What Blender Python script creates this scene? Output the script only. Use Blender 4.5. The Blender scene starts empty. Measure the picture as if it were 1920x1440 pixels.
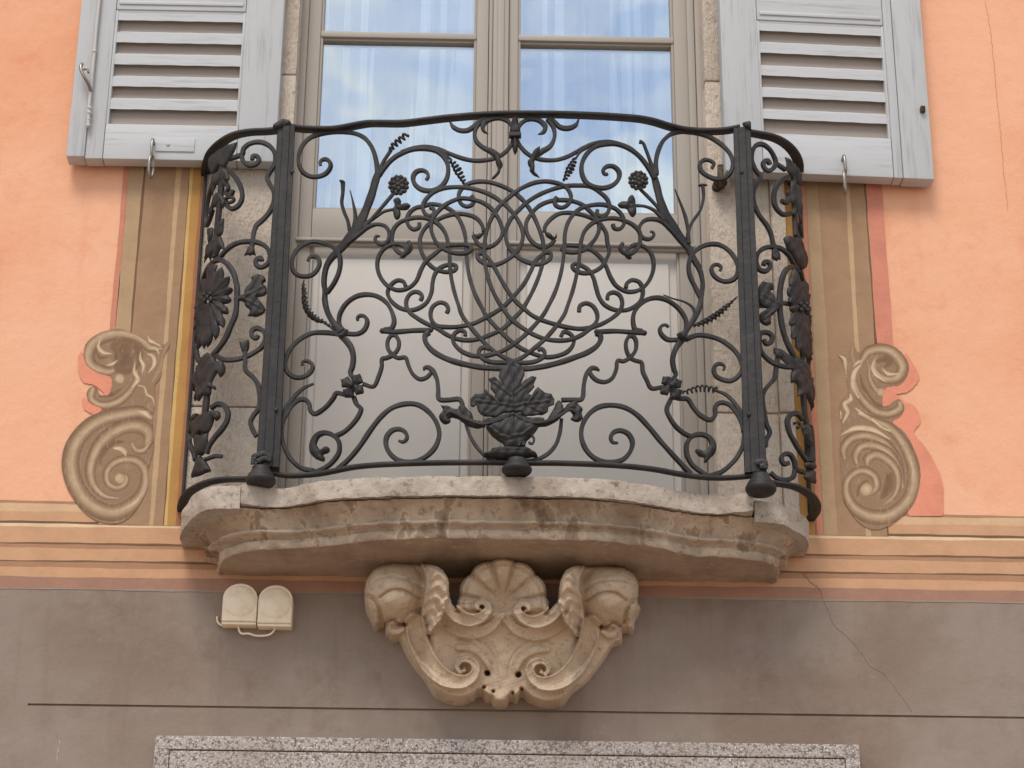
import bpy, bmesh, math, random
import numpy as np
from mathutils import Vector, Matrix
from mathutils.geometry import delaunay_2d_cdt
random.seed(7); RNG = np.random.default_rng(7)
SC = bpy.context.scene; COL = SC.collection

# ------------------------------------------------------------------ camera, sky, sun, exposure
F = 4271.0                                   # focal length in photo pixels (77 mm equivalent)
UP = np.array([71.0, -9420.0, F]); UP /= np.linalg.norm(UP)
RT = np.array([1.0, 0.0162, 0.0191]); RT -= UP * RT.dot(UP); RT /= np.linalg.norm(RT)
IN = np.cross(UP, RT)                        # into the wall
FW = np.array([RT[2], IN[2], UP[2]])
CAM = np.array([0.0, 0.0, 3.92]) - FW * 5.62
cd = bpy.data.cameras.new("camera"); cam = bpy.data.objects.new("camera", cd); COL.objects.link(cam)
cd.sensor_width = 36.0; cd.lens = F / 1920 * 36; cd.clip_start = 0.05; cd.clip_end = 500
rx = np.array([RT[0], IN[0], UP[0]]); ry = -np.array([RT[1], IN[1], UP[1]])
cam.matrix_world = Matrix(((rx[0], ry[0], -FW[0], CAM[0]), (rx[1], ry[1], -FW[1], CAM[1]),
                           (rx[2], ry[2], -FW[2], CAM[2]), (0, 0, 0, 1)))
SC.camera = cam

SUN_EL, SUN_AZ = math.radians(54), math.radians(196)      # azimuth clockwise from +Y (the wall's back)
w = bpy.data.worlds.new("World"); SC.world = w; w.use_nodes = True
nt = w.node_tree; nt.nodes.clear(); N = nt.nodes.new; Lk = nt.links.new
wo = N("ShaderNodeOutputWorld"); bg = N("ShaderNodeBackground"); bg.inputs[1].default_value = 0.10
sky = N("ShaderNodeTexSky"); sky.sky_type = 'NISHITA'; sky.sun_disc = False
sky.sun_elevation = SUN_EL; sky.sun_rotation = SUN_AZ
tc = N("ShaderNodeTexCoord"); mp = N("ShaderNodeMapping"); mp.inputs['Scale'].default_value = (1, 1, 1.6)
no = N("ShaderNodeTexNoise"); no.inputs['Scale'].default_value = 5.5; no.inputs['Detail'].default_value = 5
cr = N("ShaderNodeValToRGB"); cr.color_ramp.elements[0].position = 0.44; cr.color_ramp.elements[1].position = 0.60
cr.color_ramp.elements[0].color = (0.0, 0.0, 0.0, 1)
mx = N("ShaderNodeMixRGB"); mx.inputs[2].default_value = (7.6, 7.5, 7.4, 1)
Lk(tc.outputs['Generated'], mp.inputs[0]); Lk(mp.outputs[0], no.inputs['Vector']); Lk(no.outputs['Fac'], cr.inputs[0])
Lk(cr.outputs[0], mx.inputs[0]); Lk(sky.outputs[0], mx.inputs[1]); Lk(mx.outputs[0], bg.inputs[0]); Lk(bg.outputs[0], wo.inputs[0])
sd = bpy.data.lights.new("sun", 'SUN'); sd.energy = 1.2; sd.angle = math.radians(22); sd.color = (1.0, 0.95, 0.88)
sun = bpy.data.objects.new("sun", sd); COL.objects.link(sun); sun.location = (-1, -6, 12)
sdir = Vector((math.sin(SUN_AZ) * math.cos(SUN_EL), math.cos(SUN_AZ) * math.cos(SUN_EL), math.sin(SUN_EL)))
sun.rotation_euler = sdir.to_track_quat('Z', 'Y').to_euler()
SC.view_settings.view_transform = 'Standard'; SC.view_settings.look = 'None'
SC.view_settings.exposure = 0.68; SC.view_settings.gamma = 1.0

# ------------------------------------------------------------------ from photo to place
def ray(px, py):
    d = np.array([(px - 960) / F, (py - 720) / F, 1.0])
    return np.array([d.dot(RT), d.dot(IN), d.dot(UP)])
def on_y(px, py, y):
    d = ray(px, py); return CAM + d * ((y - CAM[1]) / d[1])
def on_z(px, py, z):
    d = ray(px, py); return CAM + d * ((z - CAM[2]) / d[2])
def X(px, py, y=0.0): return float(on_y(px, py, y)[0])
def Z(px, py, y=0.0): return float(on_y(px, py, y)[2])
def proj(p):
    q = np.asarray(p) - CAM; c = RT * q[0] + IN * q[1] + UP * q[2]
    return 960 + F * c[0] / c[2], 720 + F * c[1] / c[2]
REG = {'A': (500, 200, 4), 'B': (940, 200, 4), 'C': (500, 540, 4), 'D': (940, 540, 4), 'K': (780, 320, 16 / 3),
       'E': (320, 230, 4), 'G': (320, 580, 4), 'F': (1370, 230, 4), 'J': (1370, 580, 3.6), 'V': (820, 660, 6),
       'H': (640, 1030, 3.2), 'M': (100, 580, 3.427), 'Q': (1540, 600, 3.429), 'P': (0, 0, 1)}
def T(reg, *pts):
    x0, y0, s = REG[reg]; return [(x0 + a / s, y0 + b / s) for a, b in pts]

def spline(pts, step=2.5, vals=None):
    """Centripetal Catmull-Rom through the points; also interpolates one value per point."""
    P = np.array(pts, float); n = len(P)
    V = np.zeros(n) if vals is None else np.asarray(vals, float)
    if n == 2:
        m = max(2, int(np.linalg.norm(P[1] - P[0]) / step)); t = np.linspace(0, 1, m + 1)
        return P[0] + (P[1] - P[0]) * t[:, None], V[0] + (V[1] - V[0]) * t
    Q = np.vstack([2 * P[0] - P[1], P, 2 * P[-1] - P[-2]])
    out, ov = [], []
    for i in range(1, n):
        p0, p1, p2, p3 = Q[i - 1], Q[i], Q[i + 1], Q[i + 2]
        t0 = 0.0; t1 = t0 + max(1e-6, np.linalg.norm(p1 - p0)) ** .5
        t2 = t1 + max(1e-6, np.linalg.norm(p2 - p1)) ** .5; t3 = t2 + max(1e-6, np.linalg.norm(p3 - p2)) ** .5
        m = max(2, int(np.linalg.norm(p2 - p1) / step))
        for k in range(m):
            t = t1 + (t2 - t1) * k / m
            a1 = (t1 - t) / (t1 - t0) * p0 + (t - t0) / (t1 - t0) * p1
            a2 = (t2 - t) / (t2 - t1) * p1 + (t - t1) / (t2 - t1) * p2
            a3 = (t3 - t) / (t3 - t2) * p2 + (t - t2) / (t3 - t2) * p3
            b1 = (t2 - t) / (t2 - t0) * a1 + (t - t0) / (t2 - t0) * a2
            b2 = (t3 - t) / (t3 - t1) * a2 + (t - t1) / (t3 - t1) * a3
            out.append((t2 - t) / (t2 - t1) * b1 + (t - t1) / (t2 - t1) * b2)
            ov.append(V[i - 1] + (V[i] - V[i - 1]) * k / m)
    out.append(P[-1]); ov.append(V[-1])
    return np.array(out), np.array(ov)
def resample(P, n):
    P = np.asarray(P, float); s = np.r_[0, np.cumsum(np.linalg.norm(np.diff(P, axis=0), axis=1))]
    t = np.linspace(0, s[-1], n); return np.stack([np.interp(t, s, P[:, k]) for k in range(P.shape[1])], 1)

# ------------------------------------------------------------------ materials
def srgb(r, g, b):
    f = lambda c: ((c / 255 + .055) / 1.055) ** 2.4 if c > 10 else c / 255 / 12.92
    return (f(r), f(g), f(b), 1)
class Mt:
    def __init__(s, name, rough=.8, spec=.3):
        s.m = bpy.data.materials.new(name); s.m.use_nodes = True; s.t = s.m.node_tree
        s.b = s.t.nodes["Principled BSDF"]; s.b.inputs['Roughness'].default_value = rough
        s.b.inputs['Specular IOR Level'].default_value = spec
        s.tc = s.t.nodes.new("ShaderNodeTexCoord"); s.col = None; s.h = None
    def n(s, k): return s.t.nodes.new(k)
    def l(s, a, b): s.t.links.new(a, b)
    def noise(s, scale, detail=4, rough=.55, stretch=None, dist=0):
        x = s.n("ShaderNodeTexNoise"); x.inputs['Scale'].default_value = scale; x.inputs['Detail'].default_value = detail
        x.inputs['Roughness'].default_value = rough; x.inputs['Distortion'].default_value = dist
        if stretch:
            mp = s.n("ShaderNodeMapping"); mp.inputs['Scale'].default_value = stretch[:3]
            if len(stretch) > 3: mp.inputs['Rotation'].default_value = (0, stretch[3], 0)
            s.l(s.tc.outputs['Object'], mp.inputs[0]); s.l(mp.outputs[0], x.inputs['Vector'])
        else: s.l(s.tc.outputs['Object'], x.inputs['Vector'])
        return x.outputs['Fac']
    def ramp(s, fac, lo, hi, a=0.0, b=1.0):
        r = s.n("ShaderNodeMapRange"); r.inputs[1].default_value = lo; r.inputs[2].default_value = hi
        r.inputs[3].default_value = a; r.inputs[4].default_value = b; s.l(fac, r.inputs[0]); return r.outputs[0]
    def base(s, c):
        r = s.n("ShaderNodeRGB"); r.outputs[0].default_value = c; s.col = r.outputs[0]; return s
    def attr(s, name):
        r = s.n("ShaderNodeVertexColor"); r.layer_name = name; s.col = r.outputs[0]; return s
    def mix(s, c, fac, mode='MIX'):
        x = s.n("ShaderNodeMixRGB"); x.blend_type = mode; s.l(s.col, x.inputs[1])
        if isinstance(c, tuple): x.inputs[2].default_value = c
        else: s.l(c, x.inputs[2])
        if isinstance(fac, float): x.inputs[0].default_value = fac
        else: s.l(fac, x.inputs[0])
        s.col = x.outputs[0]; return s
    def bump(s, h, dist, strength=1.0):
        b = s.n("ShaderNodeBump"); b.inputs['Distance'].default_value = dist; b.inputs['Strength'].default_value = strength
        s.l(h, b.inputs['Height'])
        if s.h is not None: s.l(s.h, b.inputs['Normal'])
        s.h = b.outputs[0]; return s
    def done(s):
        if s.col is not None: s.l(s.col, s.b.inputs['Base Color'])
        if s.h is not None: s.l(s.h, s.b.inputs['Normal'])
        return s.m
def plaster(name, c, c2, c3, bump=.0012, spec=.2):
    m = Mt(name, .92, spec).base(c)
    m.mix(c2, m.ramp(m.noise(2.4, 6, .66), .42, .62, 0, .95)); m.mix(c3, m.ramp(m.noise(8, 7, .74), .52, .70, 0, .8)); m.mix(c2, m.ramp(m.noise(30, 6, .75, (.5, 1, 1)), .58, .68, 0, .5))
    m.mix(c2, m.ramp(m.noise(1.1, 4, .6), .46, .62, 0, .7)); m.mix(c3, m.ramp(m.noise(5, 5, .65, (1.6, 1, .16)), .56, .72, 0, .45))
    m.mix(c2, m.ramp(m.noise(60, 3), .6, .72, 0, .25))
    m.mix(tuple(v * .62 for v in c3[:3]) + (1,), m.ramp(m.noise(34, 6, .75), .71, .78, 0, .6)); m.mix(tuple(min(1, v * 1.18) for v in c2[:3]) + (1,), m.ramp(m.noise(44, 5, .7), .69, .75, 0, .7))
    m.bump(m.noise(26, 5, .6), bump * 2.2).bump(m.noise(160, 3), bump * .5); return m.done()
def stone(name, c, c2, c3, bump=.003, tool=False, scale=1.0, stain=None):
    m = Mt(name, .9, .2).base(c)
    m.mix(c2, m.ramp(m.noise(9 * scale, 6, .65), .45, .66, 0, .85)); m.mix(c3, m.ramp(m.noise(45 * scale, 5, .7), .55, .7, 0, .8))
    if stain:
        s_ = m.noise(15, 4, .56, (1.1, .6, .7)); m.mix(srgb(214, 194, 168), m.ramp(s_, .545, .585, 0, .6)); m.mix(stain, m.ramp(s_, .585, .615, 0, .55)); m.mix(srgb(98, 76, 58), m.ramp(s_, .64, .70, 0, .6))
        m.mix(srgb(120, 98, 78), m.ramp(m.noise(5, 4, .6, (1, .3, .3)), .5, .7, 0, .55))
    if tool: m.bump(m.noise(60, 4, .6, (3.0, 1, .55, .9)), bump).bump(m.noise(90, 4, .7), bump * .6)
    else: m.bump(m.noise(22 * scale, 5, .6), bump).bump(m.noise(130, 5, .7), bump * .45)
    return m.done()
def paint(name, c, c2, c3, rough=.6, grain=(1, 1, .06), amount=.7, bump=.0005, lo=.56):
    m = Mt(name, rough, .3).base(c)
    m.mix(c2, m.ramp(m.noise(75, 6, .7, grain), lo, lo + .16, 0, amount)); m.mix(c3, m.ramp(m.noise(24, 7, .75, grain), lo + .09, lo + .2, 0, amount * .8))
    m.bump(m.noise(70, 5, .6, grain), bump); return m.done()
MAT = {}
MAT['orange'] = plaster("orange_plaster", srgb(233, 167, 128), srgb(239, 181, 146), srgb(226, 150, 112))
MAT['grey'] = plaster("grey_plaster", srgb(135, 116, 102), srgb(153, 138, 125), srgb(126, 104, 91), .0011)
MAT['stone'] = stone("jamb_stone", srgb(216, 200, 182), srgb(204, 186, 166), srgb(178, 158, 138), .0075, tool=True)
MAT['slab'] = stone("slab_stone", srgb(192, 178, 162), srgb(160, 143, 126), srgb(104, 90, 78), .006)
MAT['mould'] = stone("moulding_stone", srgb(198, 178, 154), srgb(164, 143, 121), srgb(132, 113, 95), .004, stain=srgb(122, 96, 72))
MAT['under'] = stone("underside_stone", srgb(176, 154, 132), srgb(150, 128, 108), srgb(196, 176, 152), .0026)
MAT['corbel'] = stone("corbel_stone", srgb(206, 183, 156), srgb(190, 167, 141), srgb(156, 134, 112), .0022, scale=1.4)
m = Mt("granite", .85, .3).base(srgb(178, 168, 160))
m.mix(srgb(122, 110, 102), m.ramp(m.noise(150, 3, .6), .50, .58)); m.mix(srgb(214, 206, 198), m.ramp(m.noise(170, 2, .5, (1, 1, 1.3)), .56, .64))
m.mix(srgb(72, 62, 58), m.ramp(m.noise(210, 2), .62, .68)); m.mix(srgb(150, 132, 118), m.ramp(m.noise(6, 4), .5, .7, 0, .4)); m.bump(m.noise(110, 4), .002); MAT['granite'] = m.done()
m = Mt("wrought_iron", .56, .34).base((.0235, .0205, .0190, 1))
m.mix((.044, .038, .035, 1), m.ramp(m.noise(18, 5, .6), .45, .7)); m.mix((.062, .042, .030, 1), m.ramp(m.noise(50, 5, .7), .6, .72, 0, .6))
m.bump(m.noise(55, 4, .6), .0017).bump(m.noise(240, 3), .0004); MAT['iron'] = m.done()
MAT['shutter'] = paint("weathered_grey_paint", srgb(191, 191, 190), srgb(160, 158, 156), srgb(122, 115, 109), .62, amount=.7, lo=.52)
MAT['shutter_h'] = paint("weathered_grey_paint_across", srgb(193, 193, 192), srgb(164, 162, 160), srgb(126, 119, 113), .62, (.06, 1, 1), .7, lo=.52)
MAT['frame'] = paint("greige_paint", srgb(170, 160, 148), srgb(164, 153, 141), srgb(156, 145, 133), .5, (1, 1, .05), .4, .0002)
MAT['panel'] = paint("bounce_lit_greige_paint", srgb(203, 196, 187), srgb(196, 189, 180), srgb(186, 179, 169), .5, (1, 1, .05), .4, .0002)  # window paint made paler, bounce light on the lower panels put into the colour
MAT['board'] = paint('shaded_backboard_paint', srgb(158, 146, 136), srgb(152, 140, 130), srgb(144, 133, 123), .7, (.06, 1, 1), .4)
MAT['steel'] = Mt("galvanised_metal", .35, .5).base(srgb(150, 142, 132)).done(); MAT['steel'].node_tree.nodes["Principled BSDF"].inputs['Metallic'].default_value = .8
MAT['rod'] = Mt("painted_rod", .5, .4).base(srgb(192, 186, 180)).done()
m = Mt("rusty_iron", .8, .2).base(srgb(70, 52, 42)); m.mix(srgb(100, 84, 66), m.ramp(m.noise(60), .45, .6)).bump(m.noise(90), .002); MAT['rust'] = m.done()
m = Mt("cream_plastic", .6, .3).base(srgb(248, 230, 202)); m.mix(srgb(236, 214, 184), m.ramp(m.noise(30, 4), .5, .7)); MAT['cream'] = m.done()
MAT['dark'] = Mt("dark_joint", .95, .1).base(srgb(74, 58, 48)).done()
MAT['room'] = Mt("room_wall", .9, .1).base(srgb(120, 112, 104)).done()
m = Mt("paving", .9, .2).base(srgb(178, 160, 144)); m.mix(srgb(140, 126, 114), m.ramp(m.noise(2.2, 5), .4, .6)); MAT['ground'] = m.done()
g = bpy.data.materials.new("window_glass"); g.use_nodes = True; t = g.node_tree; t.nodes.clear()
o_ = t.nodes.new("ShaderNodeOutputMaterial"); mixs = t.nodes.new("ShaderNodeMixShader"); mixs.inputs[0].default_value = .42
tr = t.nodes.new("ShaderNodeBsdfTransparent"); tr.inputs[0].default_value = (.90, .95, .96, 1)
gl = t.nodes.new("ShaderNodeBsdfGlossy"); gl.inputs[0].default_value = (.86, .94, 1, 1); gl.inputs[1].default_value = 0.0
nz = t.nodes.new('ShaderNodeTexNoise'); nz.inputs['Scale'].default_value = 5; nz.inputs['Detail'].default_value = 1; tcg = t.nodes.new('ShaderNodeTexCoord'); t.links.new(tcg.outputs['Object'], nz.inputs['Vector'])
bp = t.nodes.new('ShaderNodeBump'); bp.inputs['Distance'].default_value = .0035; t.links.new(nz.outputs['Fac'], bp.inputs['Height']); t.links.new(bp.outputs[0], gl.inputs['Normal'])
t.links.new(tr.outputs[0], mixs.inputs[1]); t.links.new(gl.outputs[0], mixs.inputs[2]); t.links.new(mixs.outputs[0], o_.inputs[0]); MAT['glass'] = g
m = Mt("sheer_curtain", .95, .1).base(srgb(140, 150, 162)); m.mix(srgb(250, 253, 255), m.ramp(m.noise(9, 2, .5, (1, 1, .03)), .50, .56, 0, .85)); m.mix(srgb(120, 130, 145), m.ramp(m.noise(14, 2, .5, (1, 1, .03)), .55, .58, 0, .6)); m.mix(srgb(255, 255, 255), m.ramp(m.noise(27, 2, .5, (1, 1, .03)), .57, .60, 0, .95)); MAT['curtain'] = m.done()
def flat(name, c, var=.12):
    m = Mt(name, .92, .15).base(c); d = tuple(v * (1 - var) for v in c[:3]) + (1,)
    m.mix(d, m.ramp(m.noise(14, 5, .65), .42, .66)).bump(m.noise(26, 5, .6), .0022).bump(m.noise(160, 3), .0006); return m.done()
TONE = {'pinkline': (206, 138, 112), 'tan': (184, 153, 119), 'line': (124, 96, 74), 'brown': (170, 136, 106), 'thin': (198, 166, 128),
        'yellow': (213, 178, 114), 'ochre': (193, 145, 86), 'redbrown': (172, 118, 88), 'pinkred': (214, 140, 116),
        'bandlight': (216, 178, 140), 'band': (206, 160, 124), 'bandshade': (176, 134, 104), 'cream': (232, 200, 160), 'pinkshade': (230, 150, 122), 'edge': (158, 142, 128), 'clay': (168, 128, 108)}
for k, v in TONE.items(): MAT['t_' + k] = flat("fresco_" + k, srgb(*v))
def mural_mat(name):
    m = Mt(name, .92, .15).attr("paint"); m.mix(srgb(150, 120, 94), m.ramp(m.noise(40, 5, .7), .42, .7, 0, .45)); m.mix(srgb(206, 180, 148), m.ramp(m.noise(120, 4, .7, (1, 1, .3, .7)), .56, .7, 0, .3))
    m.bump(m.noise(26, 5, .6), .002).bump(m.noise(160, 3), .0006); return m.done()
MAT['mural'] = mural_mat("fresco_scroll")

# ------------------------------------------------------------------ objects
def origin(o):
    v = np.zeros(3)
    while o is not None: v += np.array(o.location); o = o.parent
    return v
def obj(name, verts, faces, mat, parent=None, smooth=True, label=None, fmat=None, at=None):
    V = np.asarray(verts, float).reshape(-1, 3)
    L = origin(parent) if parent is not None else (np.zeros(3) if at is None else np.asarray(at, float))
    V = V - L
    me = bpy.data.meshes.new(name); me.from_pydata(V.tolist(), [], [tuple(int(i) for i in f) for f in faces])
    mats = mat if isinstance(mat, list) else [mat]
    for k in mats: me.materials.append(MAT[k])
    if fmat is not None: me.polygons.foreach_set('material_index', fmat)
    if smooth: me.polygons.foreach_set('use_smooth', [True] * len(me.polygons))
    me.validate(); me.update()
    o = bpy.data.objects.new(name, me); COL.objects.link(o)
    if parent is not None: o.parent = parent
    elif at is not None: o.location = Vector(L)
    if label: o['label'] = label
    return o
def fix_normals(o):
    bm = bmesh.new(); bm.from_mesh(o.data); bmesh.ops.recalc_face_normals(bm, faces=bm.faces); bm.to_mesh(o.data); bm.free(); return o
def thing(name, label, cat, loc, group=None):
    o = bpy.data.objects.new(name, None); COL.objects.link(o); o.location = Vector([float(v) for v in loc])
    o.empty_display_size = .1; o['label'] = label; o['category'] = cat
    if group: o['group'] = group
    return o
def tag(o, label, cat, group=None, kind=None):
    if kind: o['kind'] = kind
    o['label'] = label; o['category'] = cat
    if group: o['group'] = group
    return o
class MB:
    """collects shapes into one mesh"""
    def __init__(s): s.v = []; s.f = []; s.m = []
    def add(s, V, Fc, mi=0):
        k = len(s.v); s.v += [tuple(p) for p in np.asarray(V, float)]; s.f += [tuple(i + k for i in f) for f in Fc]; s.m += [mi] * len(Fc); return s
    def box(s, x0, x1, y0, y1, z0, z1, bev=0.0, mi=0, nz=1):
        bm = bmesh.new(); bmesh.ops.create_cube(bm, size=1)
        for v in bm.verts: v.co = Vector(((x0 + x1) / 2 + v.co.x * (x1 - x0), (y0 + y1) / 2 + v.co.y * (y1 - y0), (z0 + z1) / 2 + v.co.z * (z1 - z0)))
        if bev: bmesh.ops.bevel(bm, geom=bm.edges[:], offset=bev, segments=2, affect='EDGES', profile=.6)
        bm.verts.index_update(); s.add([v.co[:] for v in bm.verts], [[v.index for v in f.verts] for f in bm.faces], mi); bm.free(); return s
    def sphere(s, c, r, sc=(1, 1, 1), seg=12, mi=0, axis=None):
        V = []; Fc = []; n2 = max(4, seg // 2)
        for i in range(n2 + 1):
            for j in range(seg):
                a = math.pi * i / n2; b = 2 * math.pi * j / seg
                V.append((c[0] + r * sc[0] * math.sin(a) * math.cos(b), c[1] + r * sc[1] * math.sin(a) * math.sin(b), c[2] + r * sc[2] * math.cos(a)))
        for i in range(n2):
            for j in range(seg): Fc.append((i * seg + j, i * seg + (j + 1) % seg, (i + 1) * seg + (j + 1) % seg, (i + 1) * seg + j))
        return s.add(V, Fc, mi)
    def lathe(s, c, prof, seg=24, mi=0):
        V = []; Fc = []
        for r, z in prof:
            for j in range(seg): b = 2 * math.pi * j / seg; V.append((c[0] + r * math.cos(b), c[1] + r * math.sin(b), c[2] + z))
        for i in range(len(prof) - 1):
            for j in range(seg): Fc.append((i * seg + j, i * seg + (j + 1) % seg, (i + 1) * seg + (j + 1) % seg, (i + 1) * seg + j))
        Fc.append(tuple(range(seg))); Fc.append(tuple(range(len(prof) * seg - 1, (len(prof) - 1) * seg - 1, -1))); return s.add(V, Fc, mi)
    def sweep(s, P, Nn, hw, hd, mi=0, cap=True, sec=None):
        """rounded bar along P, half-width hw across, half-depth hd along the normals Nn"""
        P = np.asarray(P, float); n = len(P); Tn = np.gradient(P, axis=0); Tn /= np.linalg.norm(Tn, axis=1)[:, None] + 1e-12
        Nn = np.asarray(Nn, float); B = np.cross(Tn, Nn); B /= np.linalg.norm(B, axis=1)[:, None] + 1e-12; M = np.cross(B, Tn)
        hw = np.broadcast_to(np.asarray(hw, float), (n,)); hd = np.broadcast_to(np.asarray(hd, float), (n,))
        if sec is None: sec = [(1, .62), (.80, .94), (0, 1.0), (-.80, .94), (-1, .62), (-.98, -.92), (-.85, -1), (.85, -1), (.98, -.92)]
        k = len(sec); V = np.zeros((n, k, 3))
        for j, (a, b) in enumerate(sec): V[:, j] = P + B * (hw * a)[:, None] + M * (hd * b)[:, None]
        V = V.reshape(-1, 3).tolist(); Fc = []
        for i in range(n - 1):
            for j in range(k): Fc.append((i * k + j, i * k + (j + 1) % k, (i + 1) * k + (j + 1) % k, (i + 1) * k + j))
        if cap: Fc.append(tuple(range(k - 1, -1, -1))); Fc.append(tuple((n - 1) * k + j for j in range(k)))
        return s.add(V, Fc, mi)
    def tube(s, P, r, seg=8, mi=0):
        P = np.asarray(P, float); T0 = np.gradient(P, axis=0); T0 /= np.linalg.norm(T0, axis=1)[:, None] + 1e-12
        n0 = np.cross(T0[0], (.3, .9, .1)); n0 /= np.linalg.norm(n0); Ns = []
        for t_ in T0: n0 = n0 - t_ * n0.dot(t_); n0 /= np.linalg.norm(n0); Ns.append(n0)
        return s.sweep(P, Ns, r, r, mi, True, [(math.cos(a), math.sin(a)) for a in np.arange(seg) * 2 * math.pi / seg])
    def build(s, name, mat, parent=None, smooth=True, label=None, at=None):
        o = obj(name, s.v, s.f, mat, parent, smooth, label, s.m if isinstance(mat, list) else None, at); return fix_normals(o)
def sharp(o, ang=35):
    me = o.data; bm = bmesh.new(); bm.from_mesh(me)
    for e in bm.edges:
        if len(e.link_faces) == 2 and e.calc_face_angle(0) > math.radians(ang): e.smooth = False
    bm.to_mesh(me); bm.free(); return o

# ------------------------------------------------------------------ wrought-iron railing
ZR = 3.573                                    # height of the bottom rail
class Panel:
    """upright surface over a plan curve (x, y): the ironwork lies in it"""
    def __init__(s, plan):
        P, _ = spline(plan, .004); s.p = P; d = np.diff(P, axis=0); L = np.linalg.norm(d, axis=1); s.s = np.r_[0, np.cumsum(L)]
        t = np.gradient(P, axis=0); t /= np.linalg.norm(t, axis=1)[:, None]; s.t = t; s.ref = None
        n = np.stack([t[:, 1], -t[:, 0]], 1); s.n = n if s.flip(n) else -n
    def flip(s, n):                            # normals point away from the house / outwards
        mid = s.p.mean(0); return ((s.p + n * .1)[:, 1].mean() - mid[1]) < 0
    def at(s, k, z, off=0.0):
        q = np.array([np.interp(k, s.s, s.p[:, 0]), np.interp(k, s.s, s.p[:, 1])])
        n = np.array([np.interp(k, s.s, s.n[:, 0]), np.interp(k, s.s, s.n[:, 1])]); n /= np.linalg.norm(n)
        q = q + n * off; return np.array([q[0], q[1], z]), np.array([n[0], n[1], 0.0])
    def sz(s, px, py):
        d = ray(px, py); A = s.p[:-1]; E = s.p[1:] - A; c = CAM[:2]; dd = d[:2]
        den = dd[0] * E[:, 1] - dd[1] * E[:, 0]; den = np.where(abs(den) < 1e-9, 1e-9, den); w_ = A - c
        t = (w_[:, 0] * E[:, 1] - w_[:, 1] * E[:, 0]) / den; u = (w_[:, 0] * dd[1] - w_[:, 1] * dd[0]) / den
        ok = np.where((u >= 0) & (u <= 1) & (t > 0))[0]
        if len(ok): i = ok[np.argmin(t[ok])]
        else:                                  # just off an end: the nearest end segment carries on
            i = int(np.argmin(np.where(t > 0, np.maximum(-u, u - 1) * np.linalg.norm(E, axis=1), 1e9)))
            u = np.clip(u, -.5, 1.5)
            uu = u[i]; k = s.s[i] + uu * (s.s[i + 1] - s.s[i]); q = A[i] + E[i] * uu; tt = np.linalg.norm(q - c) / np.linalg.norm(dd)
            return k, CAM[2] + d[2] * tt
        return s.s[i] + u[i] * (s.s[i + 1] - s.s[i]), CAM[2] + d[2] * t[i]
    def map(s, pts, off=0.0, mirror=False):
        P, Nn = [], []
        for px, py in pts:
            k, z = s.sz(px, py)
            if mirror: k = min(2 * s.ref - k, s.s[-1] + .02)
            a, b = s.at(k, z, off); P.append(a); Nn.append(b)
        return np.array(P), np.array(Nn)
FRONT = Panel([(-.60, -.243), (-.532, -.238), (-.471, -.236), (-.42, -.262), (-.346, -.294), (-.272, -.313), (-.139, -.327), (-.018, -.333),
               (.043, -.333), (.165, -.327), (.263, -.313), (.362, -.291), (.413, -.274), (.487, -.262), (.535, -.266), (.58, -.272)])
LEFT = Panel([(-.575, -.222), (-.614, -.213), (-.661, -.209), (-.702, -.192), (-.736, -.157), (-.764, -.112), (-.777, -.070), (-.787, -.02), (-.79, .02)])
RIGHT = Panel([(.56, -.248), (.606, -.236), (.642, -.224), (.673, -.199), (.702, -.156), (.720, -.105), (.726, -.06), (.722, -.02), (.718, .02)])
LEFT.ref, _ = LEFT.sz(372, 911); RIGHT.ref, _ = RIGHT.sz(1519, 926)
PXM = 5.5 / F                                 # metres per photo pixel at the railing
rail = thing('balcony_railing', 'black wrought iron balcony railing of scrolls, interlaced strands and leaves round a leafy urn', 'railing', (-.03, -.25, ZR - .05))

def bar(name, pts, wid, pan=FRONT, depth=None, off=None, mirror=False, parent=None, kx=.98, knobs=(), taper=True):
    wl = [wid] * len(pts) if not hasattr(wid, '__len__') else list(wid)
    P2, wv = spline(pts, 2.2, wl)
    if off is None: off = random.uniform(-.0022, .0022)
    P, Nn = pan.map(P2, off, mirror)
    n = len(P); wob = 1 + .05 * np.sin(np.arange(n) * .33 + random.uniform(0, 6)) + .04 * np.sin(np.arange(n) * .13 + random.uniform(0, 6))
    hw = wv * PXM * kx / 2 * wob; hd = np.full(n, (depth if depth else .0085) / 2) * np.clip(wv / 7, .45, 1.15)
    mb = MB(); mb.sweep(P, Nn, hw, hd)
    for i, r in knobs: mb.sphere(P[i], r * PXM, (1, 1, 1), 10)
    return sharp(mb.build(name, 'iron', parent or rail), 48)
def in_poly(x, y, poly):
    poly = np.asarray(poly); c = np.zeros(len(x), bool); j = len(poly) - 1
    for i in range(len(poly)):
        xi, yi = poly[i]; xj, yj = poly[j]
        k = ((yi > y) != (yj > y)) & (x < (xj - xi) * (y - yi) / ((yj - yi) if yj != yi else 1e-9) + xi); c ^= k; j = i
    return c
def seg_dist(px, py, path, closed=False):
    A = np.asarray(path, float)
    if closed: A = np.vstack([A, A[:1]])
    best = np.full(len(px), 1e9)
    for i in range(len(A) - 1):
        a, b = A[i], A[i + 1]; e = b - a; L2 = e.dot(e) + 1e-12
        t = np.clip(((px - a[0]) * e[0] + (py - a[1]) * e[1]) / L2, 0, 1)
        best = np.minimum(best, (px - a[0] - t * e[0]) ** 2 + (py - a[1] - t * e[1]) ** 2)
    return np.sqrt(best)
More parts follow.
